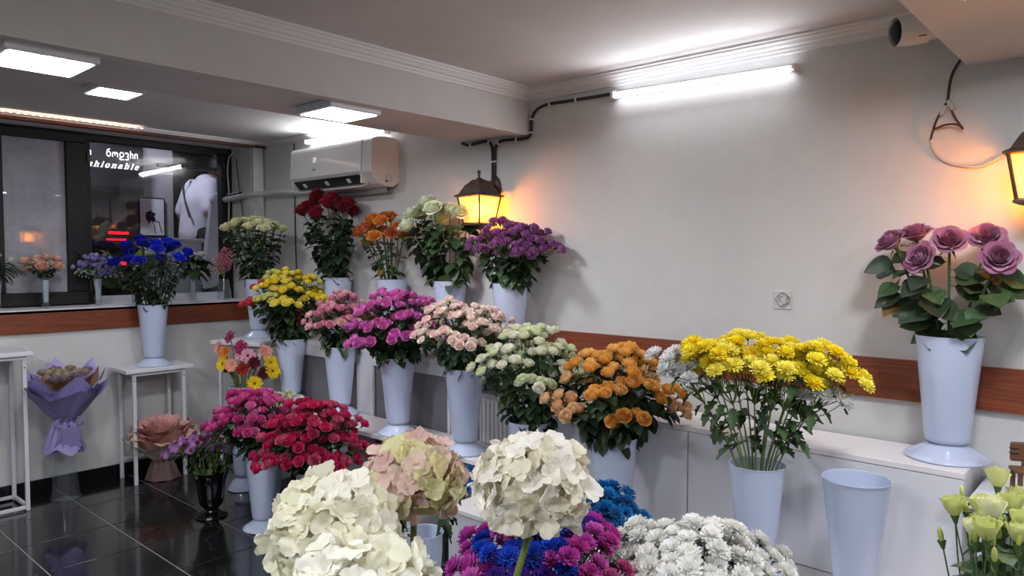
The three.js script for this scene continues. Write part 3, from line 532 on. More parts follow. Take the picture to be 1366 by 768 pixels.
{
  const rim = vase('pale blue cone vase holding soft pink spray roses on the bench', -3.71, .55, -2.58), pk = [0xeaa6ba, 0xe296b0, 0xf0bcc4, 0xeecabe].map(c => pet(c));
  bouquet({ name: 'soft_pink_spray_rose', label: 'soft pink spray rose stem between the yellow and magenta ones', category: 'spray rose', group: 'soft pink spray roses on the bench', seed: 7, rim, n: 12, R: .165, top: .30, edge: .13, spray: 6, rc: .05, leaves: 11, leafSize: [.055, .085], droop: .4, bloom: r => ({ geo: pick(r, roseSmall), mat: pick(r, pk), size: .027 }) });
}
{
  const rim = vase('pale blue cone vase holding magenta spray roses on the bench', -3.08, .55, -2.51);
  bouquet({ name: 'magenta_spray_rose', label: 'magenta spray rose stem in the middle of the bench', category: 'spray rose', group: 'magenta spray roses on the bench', seed: 8, rim, n: 20, R: .24, top: .355, edge: .1, spray: 7, rc: .05, leaves: 14, leafSize: [.055, .085], droop: .45, bloom: r => ({ geo: pick(r, roseMagenta), mat: pv, size: .028 }) });
}
{
  const rim = vase('pale blue cone vase holding blush and ivory spray roses at the bench end', -2.535, .55, -2.48);
  bouquet({ name: 'blush_spray_rose', label: 'blush and ivory spray rose stem at the bench end', category: 'spray rose', group: 'blush spray roses on the bench', seed: 9, rim, n: 19, R: .23, top: .31, edge: .14, spray: 7, rc: .05, leaves: 12, leafSize: [.05, .08], droop: .45, bloom: r => ({ geo: pick(r, roseBlush), mat: pv, size: .024 }) });
}
// ------------------------------------------------------------------ row on the step
{
  const rim = vase('pale blue cone vase holding ivory white spray roses on the step', -2.1, .36, -2.46), iv = [0xeeefd8, 0xe6ecc8, 0xf2f0e0].map(c => pet(c)), pe = [0xe9c79c, 0xe4b98c].map(c => pet(c));
  let cur = iv; bouquet({ name: 'ivory_spray_rose', labelOf: (i, h) => { const k = side(rim, h) > .19; cur = k ? pe : iv; return k ? 'pale peach spray rose stem on the edge of the ivory white bunch' : 'ivory white spray rose stem beside the golden roses'; }, category: 'spray rose', group: 'ivory spray roses on the step', seed: 10, rim, n: 19, R: .23, top: .41, edge: .21, spray: 6, rc: .05, leaves: 14, leafSize: [.05, .08], droop: .4, bloom: r => ({ geo: pick(r, roseSmall), mat: pick(r, cur), size: .026 }) });
}
{
  const rim = vase('pale blue cone vase holding golden orange roses on the step', -1.66, .36, -2.47), go = [0xf2bf62, 0xecb350, 0xf5ca78].map(c => pet(c)), pe = [0xedcb9a, 0xe8bd88].map(c => pet(c));
  let cur = go; bouquet({ name: 'golden_rose', labelOf: (i, h) => { const k = side(rim, h) < -.15 || h.z < -2.6; cur = k ? pe : go; return k ? 'pale peach spray rose stem in the golden rose vase' : 'golden orange spray rose stem in front of the wooden rail'; }, category: 'spray rose', group: 'golden roses on the step', seed: 11, rim, n: 20, R: .25, top: .35, edge: .12, spray: 5, rc: .05, leaves: 16, leafSize: [.06, .09], droop: .45, leafMats: [M.leaf[0], M.leaf[2], M.leaf[1]], bloom: r => ({ geo: pick(r, roseSmall), mat: pick(r, cur), size: .029 }) });
}
{
  const rim = vase('pale blue cone vase holding tall yellow chrysanthemums on the step', -1.06, .36, -2.475, { rt: .094 }), ye = [0xfff24a, 0xffec2c, 0xfff570].map(c => pet(c)), wh = [0xf0f0ee, 0xe4e6e2].map(c => pet(c)), H = (px, py, dz) => { const s = (px - 1030) * .00261 * .86; return [rim.x + CR[0] * s + dz * .42, rim.y + (612 - py) * .00261 - .02, rim.z + CR[1] * s + dz]; };
  const P = (pts, dz0) => pts.map(([x, y, d = 0]) => H(x, y, d));
  const hy = P([[945, 436, .06], [972, 462, .06], [1003, 430, -.02], [1022, 456, .05], [1066, 440, .02], [1092, 470, .1], [1128, 442, .12], [935, 458, .0], [985, 445, .0], [1112, 455, .03], [1060, 462, .08], [1155, 470, .16]]);
  bouquet({ name: 'yellow_chrysanthemum', label: 'tall yellow spray chrysanthemum stem in front of the wooden rail', category: 'chrysanthemum', group: 'yellow chrysanthemums on the step', seed: 12, rim, n: 12, R: .3, heads: hy, spray: 8, rc: .058, leaves: 7, leafSize: [.05, .085], leafGeos: mumLeafGeo, leafMats: M.mumLeaf, stemMat: M.stemPale, leafFrom: .15, leafTo: .85, low: .04, droop: .1, lean: .6, bloom: r => ({ geo: pick(r, mum), mat: pick(r, ye), size: .034 }) });
  const hw = P([[885, 452, -.02], [905, 470, .03], [1055, 470, -.06], [1130, 500, .12], [1090, 482, -.02]]);
  bouquet({ name: 'white_chrysanthemum', label: 'white spray chrysanthemum stem among the tall yellow ones', category: 'chrysanthemum', group: 'white chrysanthemums among the yellow ones', seed: 13, rim, n: 5, R: .3, heads: hw, spray: 6, rc: .05, leaves: 5, leafSize: [.045, .07], leafGeos: mumLeafGeo, leafMats: M.mumLeaf, stemMat: M.stemPale, low: .06, lean: .5, bloom: r => ({ geo: pick(r, mum), mat: pick(r, wh), size: .036 }) });
}
vase('empty pale blue cone vase standing close to the cabinet front', -.73, .36, -2.475, { H: .425, rt: .102, rf: .1 });
// ------------------------------------------------------------------ mauve roses on the cabinet
{
  const rim = vase('large pale blue cone vase with wide foot on the cabinet corner', -.553, .808, -2.865, { H: .42, rt: .104, rb: .07, rf: .132 });
  const mv = [0xa8708e, 0x9a6080, 0xb684a0].map(c => pet(c, .55)), petalSets = variants(3, i => BIG.map(l => l)), H = (px, py, d = 0) => { const s = (px - 1277) * .00256; return [rim.x + s / 1.15 + d * .19, rim.y + (450 - py) * .00256 - .035, rim.z + d]; };
  const hs = [H(1199, 317, .02), H(1228, 308, -.02), H(1243, 336, .09), H(1274, 315, .03), H(1322, 312, .0), H(1336, 336, .08)];
  const made = bouquet({ name: 'mauve_rose', labelOf: i => ['mauve rose with pale outer petals leaning out towards the wooden rail', 'small half open mauve rose tucked behind its neighbours', 'nodding mauve rose showing its drooping outer petals', 'upright open mauve rose in the middle of the cabinet vase', 'mauve rose partly hidden behind the widest open rose', 'widest open mauve rose with spiral heart facing the room'][i], category: 'rose', group: 'mauve roses on the cabinet', seed: 14, rim, n: 6, R: .2, heads: hs, leaves: 0, stemR: .0042, bloom: () => null, lean: .5, up: 1 });
  const r = rngOf(77), one = (li, j, seed) => { const [n, R, h, curl, W] = BIG[li]; return [n, R, h, curl, W]; };
  const petalPool = BIG.map(([n, R, h, curl, W = 1.3], li) => variants(2, k => { const q = rngOf(300 + li * 10 + k), g = new G(), w0 = W * Math.PI / n, ph = q() * 6, cc = curl * (.75 + .5 * q()), hh = h * (.94 + .12 * q()); g.grid(6, 6, (u, v) => { const vv = v * (1 - .17 * u * u * v), e = Math.max(0, (vv - .58) / .42), wid = w0 * (.3 + .7 * Math.sin(Math.min(1, v * 1.3) * Math.PI / 2)) * (1 - .12 * v * v * v), rad = Math.max(.01, R * (.14 + .86 * Math.pow(Math.sin(Math.min(1, vv * 1.02) * Math.PI / 2), .75)) * (1 - .1 * (1 - Math.min(1, cc * 3)) * vv) + cc * e * e * .4 + .05 * u * v + .02 * Math.sin(u * 4 + ph) * v), a = u * wid; return [rad * Math.cos(a), hh * 1.3 * (vv - cc * .32 * e * e), rad * Math.sin(a)]; }); return g.geo(); }));
  const faces = [[-.5, .75, .5], [-.1, .9, .35], [-.4, .4, .8], [.15, .6, .75], [.15, .65, .7], [.25, .4, .9]];
  made.forEach((o, i) => {
    const p = V(...hs[i]).sub(o.position), b = new THREE.Group(); b.name = 'bloom'; o.add(b); b.position.copy(p); aimY(b, V(...faces[i]), r() * 6); b.scale.setScalar(.047);
    BIG.forEach(([n], li) => { const off = li * 1.1 + r(); for (let j = 0; j < n; j++) part('petal', petalPool[li][j % 2], pick(r, mv), b, [0, 0, 0], [0, off + j / n * 6.283 + (r() - .5) * .3, 0]); });
    const sg = new G(); for (let k = 0; k < 5; k++) { const a = k * 1.257; sg.grid(1, 3, (u, v) => [Math.cos(a) * (.3 + .7 * v) - Math.sin(a) * u * .14 * (1 - v), -.1 - .55 * v * v, Math.sin(a) * (.3 + .7 * v) + Math.cos(a) * u * .14 * (1 - v)]); } part('sepal', sg.geo(), M.leaf[3], b);
    const c = curve([V(rim.x - o.position.x, rim.y - o.position.y, rim.z - o.position.z), p.clone().multiplyScalar(.75), p], 12);
    for (let k = 0; k < 11; k++) {
      const t = k / 10, q = c[Math.min(11, Math.floor(t * 10))].clone(), ax = Math.atan2(hs[i][2] - rim.z, hs[i][0] - rim.x) + (r() - .5) * 3.4, d = V(Math.cos(ax), (r() - .5) * .5 - (t < .3 ? .55 : .2), Math.sin(ax)).normalize(), s = .085 + .04 * r();
      if (q.z + o.position.z + d.z * s < -2.95) d.z = Math.abs(d.z);
      const m = part('leaf', pick(r, leafGeo), r() < .04 ? M.leafOld : pick(r, M.leaf), o, q.toArray()); aimLeaf(m, d, V(Math.cos(ax) * .9 + .1, .7, Math.sin(ax) * .5 + .9)); m.scale.set(s * 1.25, s, s);
    }
  });
}
// ------------------------------------------------------------------ flowers standing on the floor
{
  const rim = vase('pale blue cone vase with magenta pink roses standing on the dark tiles', -3.70, 0, -2.06), pk = [0xc83a88, 0xb8327a, 0xd4589a, 0xdc7cb0].map(c => pet(c));
  bouquet({ name: 'hot_pink_spray_rose', label: 'magenta pink spray rose stem in the floor vase behind the black urn', category: 'spray rose', group: 'magenta pink roses on the floor', seed: 15, rim, n: 17, R: .2, top: .34, edge: .17, off: shift(-.05), spray: 6, rc: .05, leaves: 10, leafSize: [.05, .08], bloom: r => ({ geo: pick(r, roseSmall), mat: pick(r, pk), size: .028 }) });
}
{
  const rim = vase('pale blue cone vase with crimson roses standing on the dark tiles', -3.22, 0, -2.08);
  bouquet({ name: 'crimson_spray_rose', label: 'crimson spray rose stem in the floor vase in front of the bench', category: 'spray rose', group: 'crimson roses on the floor', seed: 16, rim, n: 23, R: .25, top: .34, edge: .08, off: shift(0), spray: 7, rc: .055, leaves: 9, leafSize: [.05, .075], bloom: r => ({ geo: pick(r, roseCrimson), mat: pv, size: .029 }) });
}
{
  const rim = vase('pale blue cone vase with pale cream roses behind the magenta pink ones', -4.05, 0, -2.3, { H: .45 }), cr = [0xe6e6bc, 0xdde0b0].map(c => pet(c));
  bouquet({ name: 'pale_cream_rose', label: 'pale cream spray rose stem peeking out behind the magenta pink roses', category: 'spray rose', group: 'pale cream roses on the floor', seed: 17, rim, n: 7, R: .14, top: .2, edge: .15, off: shift(.05), spray: 5, rc: .05, leaves: 5, bloom: r => ({ geo: pick(r, roseSmall), mat: pick(r, cr), size: .023 }) });
}
{ // gerberas
  const rim = vase('slim pale blue vase full of mixed gerberas', -4.43, 0, -2.33, { H: .665, rt: .08, rb: .06, rf: .1 });
  const K = { pink: gerb(0xd78ba6, 0xe7b0c4, 0x3a1a20, 0xf0e2c0), salmon: gerb(0xe07f6a, 0xeab7a2, 0xd98a70, 0xe9a58c), maroon: gerb(0x4a0c16, 0x5e0f1c, 0x2a0a0c, 0x4a0c16), yellow: gerb(0xe6c417, 0xf0d52a, 0x6b5a1c, 0xd9b818), rust: gerb(0x8a1f16, 0xa42a1c, 0x5c120d, 0x8a1f16), orange: gerb(0xd9761f, 0xe08a3a, 0x6b5a2c, 0xd9a050), magenta: gerb(0x8e2450, 0xa8376a, 0x5a1a34, 0xa04a60) };
  const list = [['magenta', 304, 462, -.05], ['orange', 303, 480, .05], ['salmon', 292, 474, 0], ['yellow', 301, 494, .07], ['rust', 305, 500, .02], ['salmon', 314, 495, .1], ['magenta', 321, 474, 0], ['pink', 333, 484, .05], ['pink', 321, 483, 0], ['maroon', 343, 492, .09], ['rust', 329, 500, .1], ['salmon', 353, 480, 0], ['yellow', 361, 494, .02], ['yellow', 365, 504, .05], ['maroon', 355, 506, .08], ['yellow', 345, 518, .12]];
  const say = { pink: 'pink gerbera with a dark eye and pale ring', salmon: 'salmon pink gerbera in the slim gerbera vase', maroon: 'dark maroon gerbera in the slim vase', yellow: 'yellow gerbera in the slim vase', rust: 'rust red gerbera in the slim vase', orange: 'orange gerbera on the left of the gerbera bunch', magenta: 'purplish magenta gerbera at the top of the bunch' };
  const hs = list.map(([, px, py, d]) => { const s = (px - 322) * .0049; return [rim.x + CR[0] * s + d * .75, rim.y + (526 - py) * .0049, rim.z + CR[1] * s + d * .7]; });
  bouquet({ name: 'gerbera', labelOf: i => say[list[i][0]], category: 'gerbera', group: 'mixed gerberas in the slim vase', seed: 18, rim, n: list.length, R: .2, heads: hs, leaves: 0, stemMat: M.stemPale, stemR: .0042, lean: .9, up: .35, face: [.55, .6], bloom: (r, p, k, i) => ({ geo: pick(r, K[list[i][0]]), mat: pv, size: .043 }) });
}
{ // black fluted urn with lilac daisies
  const o = thing('black_urn', 'glossy black fluted urn on the floor tiles', 'vase', [-4.09, 0, -1.95]), f = (pts) => { const g = lathe(pts, 48), p = g.attributes.position; for (let i = 0; i < p.count; i++) { const x = p.getX(i), y = p.getY(i), z = p.getZ(i), a = Math.atan2(z, x), k = 1 + .025 * Math.cos(a * 16) * (y < .05 || y > .06 ? 1 : .3); p.setX(i, x * k); p.setZ(i, z * k); } g.computeVertexNormals(); return g; };
  part('bowl', f([[.001, .05], [.045, .055], [.062, .075], [.07, .12], [.078, .19], [.09, .245], [.104, .266], [.106, .27], [.1, .268], [.086, .245], [.074, .19], [.064, .12], [.055, .08], [.001, .07]]), M.blackVase, o);
  part('foot', f([[.001, 0], [.086, 0], [.088, .006], [.078, .016], [.05, .028], [.036, .04], [.04, .05], [.046, .058]]), M.blackVase, o);
  const rim = { x: -4.09, y: .266, z: -1.95, r: .085, bottom: .085, rb: .04 }, da = variants(2, i => mumGeo(110 + i, DAISY, .13, tint2(0xb27cc4, 0x9a5cae), [.27, 0xd9a72a])), pk = [0xb04a86, 0x9c3f78].map(c => pet(c));
  bouquet({ name: 'lilac_daisy', label: 'lilac daisy spray with yellow eyes in the black urn', category: 'daisy', group: 'lilac daisies in the black urn', seed: 19, rim, n: 8, R: .15, top: .19, edge: .16, off: shift(-.09), spray: 4, rc: .05, leaves: 9, leafSize: [.03, .055], leafGeos: mumLeafGeo, leafMats: M.mumLeaf, stemMat: M.stemPale, lean: .6, up: .5, face: [.8, .6], bloom: r => ({ geo: pick(r, da), mat: pv, size: .023 }) });
  bouquet({ name: 'dusky_pink_filler', label: 'dusky pink filler flower stem in the black urn', category: 'flower', group: 'pink fillers in the black urn', seed: 20, rim, n: 8, R: .13, top: .27, edge: .17, off: shift(.04), spray: 4, rc: .045, leaves: 9, leafSize: [.03, .06], leafGeos: mumLeafGeo, leafMats: M.mumLeaf, stemMat: M.stemPale, bloom: r => ({ geo: pick(r, roseSmall), mat: pick(r, pk), size: .016 }) });
}
{ // dyed chrysanthemums
  const blue = [0x1648c4, 0x1a55d2, 0x123aa8].map(c => pet(c)), teal = [0x0f7ab8, 0x1488c8, 0x0d6aa4].map(c => pet(c)), pink = [0xc84ab4, 0xd264bc, 0xc43f9e].map(c => pet(c)), rose = [0xd0609a, 0xc9568e].map(c => pet(c)), vio = [0x5a28a8, 0x4c2298].map(c => pet(c)), white = [0xf8f8f2, 0xf2f2ea, 0xfbfaf6].map(c => pet(c));
  const r1 = vase('pale blue floor vase holding blue, pink and violet dyed chrysanthemums', -1.28, 0, -1.56);
  const pal = [blue, pink, vio, blue, rose, pink, blue, vio, pink], names = ['blue', 'pink', 'violet', 'blue', 'rose pink', 'pink', 'blue', 'violet', 'pink'];
  bouquet({ name: 'dyed_chrysanthemum', labelOf: i => `${names[i % 9]} dyed spray chrysanthemum stem behind the large white hydrangea`, category: 'chrysanthemum', group: 'dyed chrysanthemums on the floor', seed: 21, rim: r1, n: 18, R: .22, top: .36, edge: .25, spray: 5, rc: .055, leaves: 6, leafGeos: mumLeafGeo, leafMats: [M.leaf[2], M.mumLeaf[1]], bloom: (r, p, k, i) => ({ geo: pick(r, mum), mat: pick(r, pal[i % 9]), size: .032 }), up: .9, lean: .8 });
  const r2 = vase('pale blue floor vase holding turquoise blue chrysanthemums', -1.40, 0, -1.90);
  bouquet({ name: 'turquoise_chrysanthemum', label: 'turquoise dyed spray chrysanthemum stem next to the white chrysanthemums', category: 'chrysanthemum', group: 'turquoise chrysanthemums on the floor', seed: 22, rim: r2, n: 9, R: .12, top: .34, edge: .27, off: shift(.045), spray: 6, rc: .055, leaves: 5, leafGeos: mumLeafGeo, leafMats: M.mumLeaf, bloom: r => ({ geo: pick(r, mum), mat: pick(r, teal), size: .03 }), lean: .8 });
  const r3 = vase('pale blue floor vase holding the broad bunch of white chrysanthemums', -1.0, 0, -1.9);
  bouquet({ name: 'white_bunch_chrysanthemum', label: 'white spray chrysanthemum stem in the low broad bunch before the step', category: 'chrysanthemum', group: 'white chrysanthemums on the floor', seed: 23, rim: r3, n: 20, R: .215, top: .325, edge: .2, spray: 6, rc: .06, leaves: 6, leafGeos: mumLeafGeo, leafMats: M.mumLeaf, bloom: r => ({ geo: pick(r, mum), mat: pick(r, white), size: .033 }), lean: .9 });
  const r4 = vase('small pale blue vase behind the greenish hydrangea', -2.27, 0, -1.98, { H: .36, rt: .083 });
  bouquet({ name: 'azure_chrysanthemum', label: 'azure dyed chrysanthemum stem right of the greenish pink hydrangea', category: 'chrysanthemum', group: 'azure chrysanthemums on the floor', seed: 24, rim: r4, n: 5, R: .07, top: .28, edge: .25, off: shift(.14), spray: 5, rc: .05, leaves: 6, leafGeos: mumLeafGeo, leafMats: M.mumLeaf, bloom: r => ({ geo: pick(r, mum), mat: pick(r, teal), size: .03 }), lean: .8 });
  bouquet({ name: 'orchid_chrysanthemum', label: 'orchid pink chrysanthemum stem left of the greenish pink hydrangea', category: 'chrysanthemum', group: 'orchid pink chrysanthemums on the floor', seed: 25, rim: r4, n: 2, R: .05, top: .23, edge: .22, off: shift(-.2), spray: 4, rc: .03, leaves: 4, leafGeos: mumLeafGeo, leafMats: M.mumLeaf, bloom: r => ({ geo: pick(r, mum), mat: pick(r, pink), size: .024 }), lean: .8 });
}
// ------------------------------------------------------------------ hydrangeas in front
{
  const rim = vase('pale blue floor vase holding four big hydrangeas', -1.02, 0, -.83, { H: .44, rt: .11, rb: .075, rf: .12 });
  const heads = [
    ['big white hydrangea leaning over the dyed chrysanthemums', [-.866, 1.075, -1.02], .104, [0xf8f3e2, 0xf2ecd6, 0xfbf7ec], 105],
    ['greenish pink antique hydrangea', [-1.205, 1.02, -1.025], .098, [0xe9e4b4, 0xe6c9bc, 0xe3dca6, 0xead4c4, 0xdab8ae], 75],
    ['broad creamy white hydrangea behind its fuller neighbour', [-1.16, .975, -.79], .118, [0xf5f2dc, 0xefecd0, 0xf8f5e6], 130],
    ['fullest creamy white hydrangea in the foreground', [-.885, .962, -.645], .122, [0xf6f4e2, 0xf1eed6, 0xf9f7ea], 130],
  ];
  heads.forEach(([label, c, R, cols, n], hi) => {
    const r = rngOf(500 + hi), base = V(rim.x + (hi % 2 - .5) * .04, rim.bottom + .004, rim.z + (hi > 1 ? .02 : -.02)), o = thing('hydrangea', label, 'hydrangea', base.toArray(), 0, 'hydrangeas in the front'), C = V(...c).sub(base), mats = cols.map(k => pet(k, .6));
    const foot = C.clone().add(V(0, -R * .7, 0)), nk = V(rim.x + (c[0] - rim.x) * .3, rim.y, rim.z + (c[2] - rim.z) * .3).sub(base), g = new G(), st = curve([V(0, 0, 0), nk, nk.clone().lerp(foot, .6), foot], 12);
    g.tube(st, .0075, .0065, 8); for (let k = 0; k < 12; k++) { const a = k * 2.4, e = .2 + .8 * ((k + .5) / 12); g.tube(curve([foot, foot.clone().lerp(C, .5), C.clone().add(V(Math.cos(a) * R * .72 * Math.sqrt(1 - (e * 2 - 1) ** 2), (e * 2 - 1) * R * .7, Math.sin(a) * R * .72 * Math.sqrt(1 - (e * 2 - 1) ** 2)))], 4), .004, .002, 4); }
    part('stem', g.geo(), M.stemPale, o);
    const b = new THREE.Group(); b.name = 'flower_head'; b.position.copy(C); o.add(b);
    let f = 0; const put = (d, q, s) => { const m = part(f ? `floret_${String(f).padStart(3, '0')}` : 'floret', pick(r, floretGeo), pick(r, mats), b, d.clone().multiplyScalar(R * q).toArray()); f++; aimY(m, d.clone().add(V((r() - .5) * 1.5, (r() - .5) * 1.5, (r() - .5) * 1.5)), r() * 6.28); m.scale.setScalar(s); };
    for (let k = 0; k < n; k++) { const y = 1 - (k + .5) / n * 1.72, q = Math.sqrt(1 - y * y), a = k * 2.39996; put(V(q * Math.cos(a), y * .92, q * Math.sin(a)), .8 + .2 * r(), R * (.2 + .07 * r()) * (hi === 1 ? 1.25 : 1)); }
    for (let k = 0; k < n * .5; k++) { const y = 1 - (k + .5) / (n * .5) * 1.75, q = Math.sqrt(1 - y * y), a = k * 2.39996 + 1; put(V(q * Math.cos(a), y * .92, q * Math.sin(a)), .62 + .1 * r(), R * .24); }
    for (let k = 0; k < 4; k++) { const a = hi * 1.3 + k * 1.7, m = part('leaf', leafGeo[k], M.leaf[k % 4], o, st[9 - (k > 1 ? 2 : 0)].toArray()); aimLeaf(m, V(Math.cos(a), .1 - .3 * r(), Math.sin(a)), V(0, 1, 0)); m.scale.set(.19, .15, .15); }
  });
}
{ // lisianthus at the right edge
  const rim = vase('pale blue floor vase holding pale lisianthus by the cabinet end', -.18, 0, -1.44), pale = [0xe3e6a0, 0xd8de8c, 0xeceec0].map(c => pet(c)), bd = [0xb9c25a, 0x8fa046].map(c => std(c, .6, DS)), bell = variants(2, i => roseGeo(170 + i, [[3, .3, 1, 0, 1.6], [4, .6, 1, .1, 1.5], [5, .85, .95, .3, 1.4]], 4, 5, null, 1.7)), tip = new THREE.SphereGeometry(1, 8, 7).scale(.42, 1.25, .42).translate(0, 1.1, 0);
  const H = (px, py, d) => { const x = (px - 683) / 976, t = d; return [t * (-.668 + .744 * x), 1.5 - (py - 342.6) / 976 * t, t * (-.744 - .668 * x)]; };
  bouquet({ name: 'lisianthus', label: 'pale green lisianthus stem with pointed buds beside the cabinet end', category: 'lisianthus', group: 'pale lisianthus at the cabinet end', seed: 26, rim, n: 9, R: .18, heads: [H(1345, 692, 1.35), H(1365, 700, 1.25), H(1328, 720, 1.3), H(1345, 735, 1.2), H(1385, 680, 1.4), H(1335, 665, 1.42), H(1370, 745, 1.15), H(1318, 700, 1.32), H(1400, 720, 1.3)], spray: 4, rc: .055, leaves: 12, leafSize: [.05, .08], leafFrom: .4, leafTo: 1, leafMats: [std(0x4b6640, .5, DS), std(0x3c5634, .5, DS)], stemMat: std(0x4d6a38, .6), zmin: -2.5, up: 1.2, lean: .3, bloom: (r, p, k) => k > 1 || r() < .2 ? { geo: tip, mat: pick(r, bd), size: .0115, bud: 1 } : { geo: pick(r, bell), mat: pick(r, pale), size: .024 } });
}
// ------------------------------------------------------------------ blue roses on the left stool
{
  const rim = vase('pale blue cone vase holding blue roses on the left stool', -5.12, .765, -2.06), bl = [0x0d25c8, 0x0b1eac, 0x1230dc].map(c => pet(c, .6));
  bouquet({ name: 'blue_rose', label: 'deep blue dyed rose on the left stool before the window', category: 'rose', group: 'blue roses before the window', seed: 27, rim, n: 17, R: .27, top: .42, edge: .26, off: shift(.01), leaves: 8, leafSize: [.05, .08], leafMats: [M.leaf[0], M.leaf[2]], stemMat: M.stemDark, xmin: -5.5, droop: .5, bloom: r => ({ geo: pick(r, roseBig), mat: pick(r, bl), size: .043 }), squash: .9 });
}
// ------------------------------------------------------------------ window sill arrangements
{
  const S = 1.168, grp = 'small glass vases on the window sill', white = [0xe9e9dc, 0xdfe2cc].map(c => pet(c)), lil = [0xa698d0, 0xb8acd8].map(c => pet(c)), mist = [0xc9cfcc, 0xb9c2be].map(c => pet(c));
  let rim = glassVase('slim glass vase with peach roses before the misted pane', -5.46, S, -1.52, .2, .03, .024, grp);
  bouquet({ name: 'peach_rose', label: 'peach rose in a slim glass vase before the misted pane', category: 'rose', group: 'peach roses on the sill', seed: 28, rim, n: 10, R: .12, top: .1, edge: .05, leaves: 5, leafSize: [.03, .05], stemR: .002, bloom: r => ({ geo: pick(r, rosePeach), mat: pv, size: .036 }), xmin: -5.57, lean: .9 });
  bouquet({ name: 'white_filler_flower', label: 'tiny white filler sprig among the peach roses', category: 'flower', group: 'white fillers on the sill', seed: 29, rim, n: 6, R: .13, top: .11, edge: .05, spray: 4, rc: .02, leaves: 0, stemR: .0015, bloom: r => ({ geo: pick(r, roseSmall), mat: pick(r, white), size: .008 }), xmin: -5.57 });
  rim = glassVase('slim glass vase with lavender flowers before the clear pane', -5.46, S, -1.835, .2, .034, .024, grp);
  bouquet({ name: 'lavender_flower', label: 'lavender flower sprig in a slim glass vase on the sill', category: 'flower', group: 'lavender flowers on the sill', seed: 30, rim, n: 14, R: .11, top: .12, edge: .06, spray: 5, rc: .03, leaves: 2, leafSize: [.02, .03], stemR: .0016, bloom: r => ({ geo: pick(r, roseSmall), mat: pick(r, lil), size: .018 }), xmin: -5.57 });
  bouquet({ name: 'misty_white_filler', label: 'misty white filler sprig around the lavender flowers', category: 'flower', group: 'white fillers under the lavender', seed: 31, rim, n: 12, R: .12, top: .03, edge: .02, spray: 7, rc: .03, leaves: 0, stemR: .0014, bloom: r => ({ geo: pick(r, roseSmall), mat: pick(r, mist), size: .009 }), xmin: -5.57 });
  rim = glassVase('glass vase with white tulips at the edge of the misted pane', -5.44, S, -1.25, .2, .03, .024, grp);
  bouquet({ name: 'white_tulip', label: 'white tulip with broad leaves on the sill', category: 'tulip', group: 'white tulips on the sill', seed: 32, rim, n: 5, R: .1, top: .14, edge: .1, leaves: 5, leafSize: [.1, .14], leafGeos: [longLeaf], stemR: .003, bloom: r => ({ geo: pick(r, roseBud), mat: pick(r, white), size: .022 }), xmin: -5.55, up: 1 });
  rim = glassVase('slim glass vase with a white flower behind the blue roses', -5.50, S, -2.51, .2, .032, .026, grp);
  bouquet({ name: 'white_carnation', label: 'white carnation with dark leaves behind the blue roses', category: 'carnation', group: 'white carnations on the sill', seed: 33, rim, n: 4, R: .07, top: .13, edge: .1, leaves: 7, leafSize: [.08, .15], leafGeos: [longLeaf, leafGeo[0]], stemR: .003, bloom: r => ({ geo: pick(r, roseSmall), mat: pick(r, white), size: .03 }), xmin: -5.56 });
  // pink and cream hyacinths in a clear jar
  const j = thing('glass_jar', 'clear glass jar holding pink and cream hyacinths in the window corner', 'jar', [-5.46, S, -2.735]); part('glass', lathe([[.001, .003], [.05, 0], [.053, .01], [.05, .06], [.036, .13], [.034, .16], [.032, .16], [.034, .13], [.047, .06], [.05, .012], [.001, .008]], 24), M.vaseGlass, j);
  const rj = { x: -5.46, y: S + .16, z: -2.735, r: .025, bottom: S + .012, rb: .02 };
  [['pink', 0xe092a8, .03, .17], ['cream', 0xe6d2b6, -.07, .1], ['pink', 0xd8849c, .0, .12]].forEach(([n, c, s, dy], i) => {
    const o = thing('hyacinth', `${n} hyacinth spike in the clear jar in the window corner`, 'hyacinth', [rj.x, rj.bottom + .01, rj.z], 0, 'hyacinths in the jar'), g = new G(), tip = V(CR[0] * s, .15 + dy, CR[1] * s * .5), r = rngOf(600 + i), pts = curve([V(0, 0, 0), V(0, .14, 0), tip], 6), mt = pet(c), fl = new G();
    g.tube(pts, .005, .004, 6); part('stem', g.geo(), M.stemPale, o);
    for (let k = 0; k < 60; k++) { const a = k * 2.4, t = k / 60, R = .046 * Math.sin(Math.PI * (.2 + .7 * t)), p = tip.clone().add(V(R * Math.cos(a), -.07 + .13 * t, R * Math.sin(a))); for (let q = 0; q < 4; q++) { const b = q * 1.57 + r(); fl.grid(1, 2, (u, v) => [p.x + Math.cos(a) * .006 + Math.cos(b) * .011 * v - Math.sin(b) * u * .004, p.y + Math.sin(b) * .011 * v, p.z + Math.sin(a) * .006 + u * .004 + (r() - .5) * .006]); } }
    part('florets', fl.geo(), mt, o).userData.kind = 'stuff';
  });
  // foliage plant behind the blue roses
  const fp = thing('foliage_arrangement', 'foliage stems with broad and feathery leaves behind the blue roses', 'foliage', [-5.5, S, -2.1]), r = rngOf(44);
  part('pot', lathe([[.001, 0], [.03, 0], [.036, .08], [.032, .08], [.028, .01], [.001, .008]], 18), M.vaseGlass, fp);
  for (const [a, h, s, k] of [[2.3, .1, .24, 3], [1.9, .2, .2, 1], [.9, .24, .2, 3], [-.3, .2, .18, 0], [1.5, .12, .2, 1], [-.9, .22, .17, 0], [-.1, .26, .14, 2]]) { const g = new G(), e = V(.0, h, Math.sin(a) * .1); g.tube(curve([V(0, .01, 0), V(0, .08, .01), e], 5), .003, .002, 4); part('stalk', g.geo(), M.stem, fp); const m = part('leaf', k === 3 ? longLeaf : leafGeo[k], [M.leaf[3], M.leaf[1], std(0x7b8a4a, .6, DS), M.leaf[0]][k], fp, e.toArray()); aimLeaf(m, V(.12, .55, Math.sin(a)), V(1, .3, 0)); m.scale.setScalar(s); }
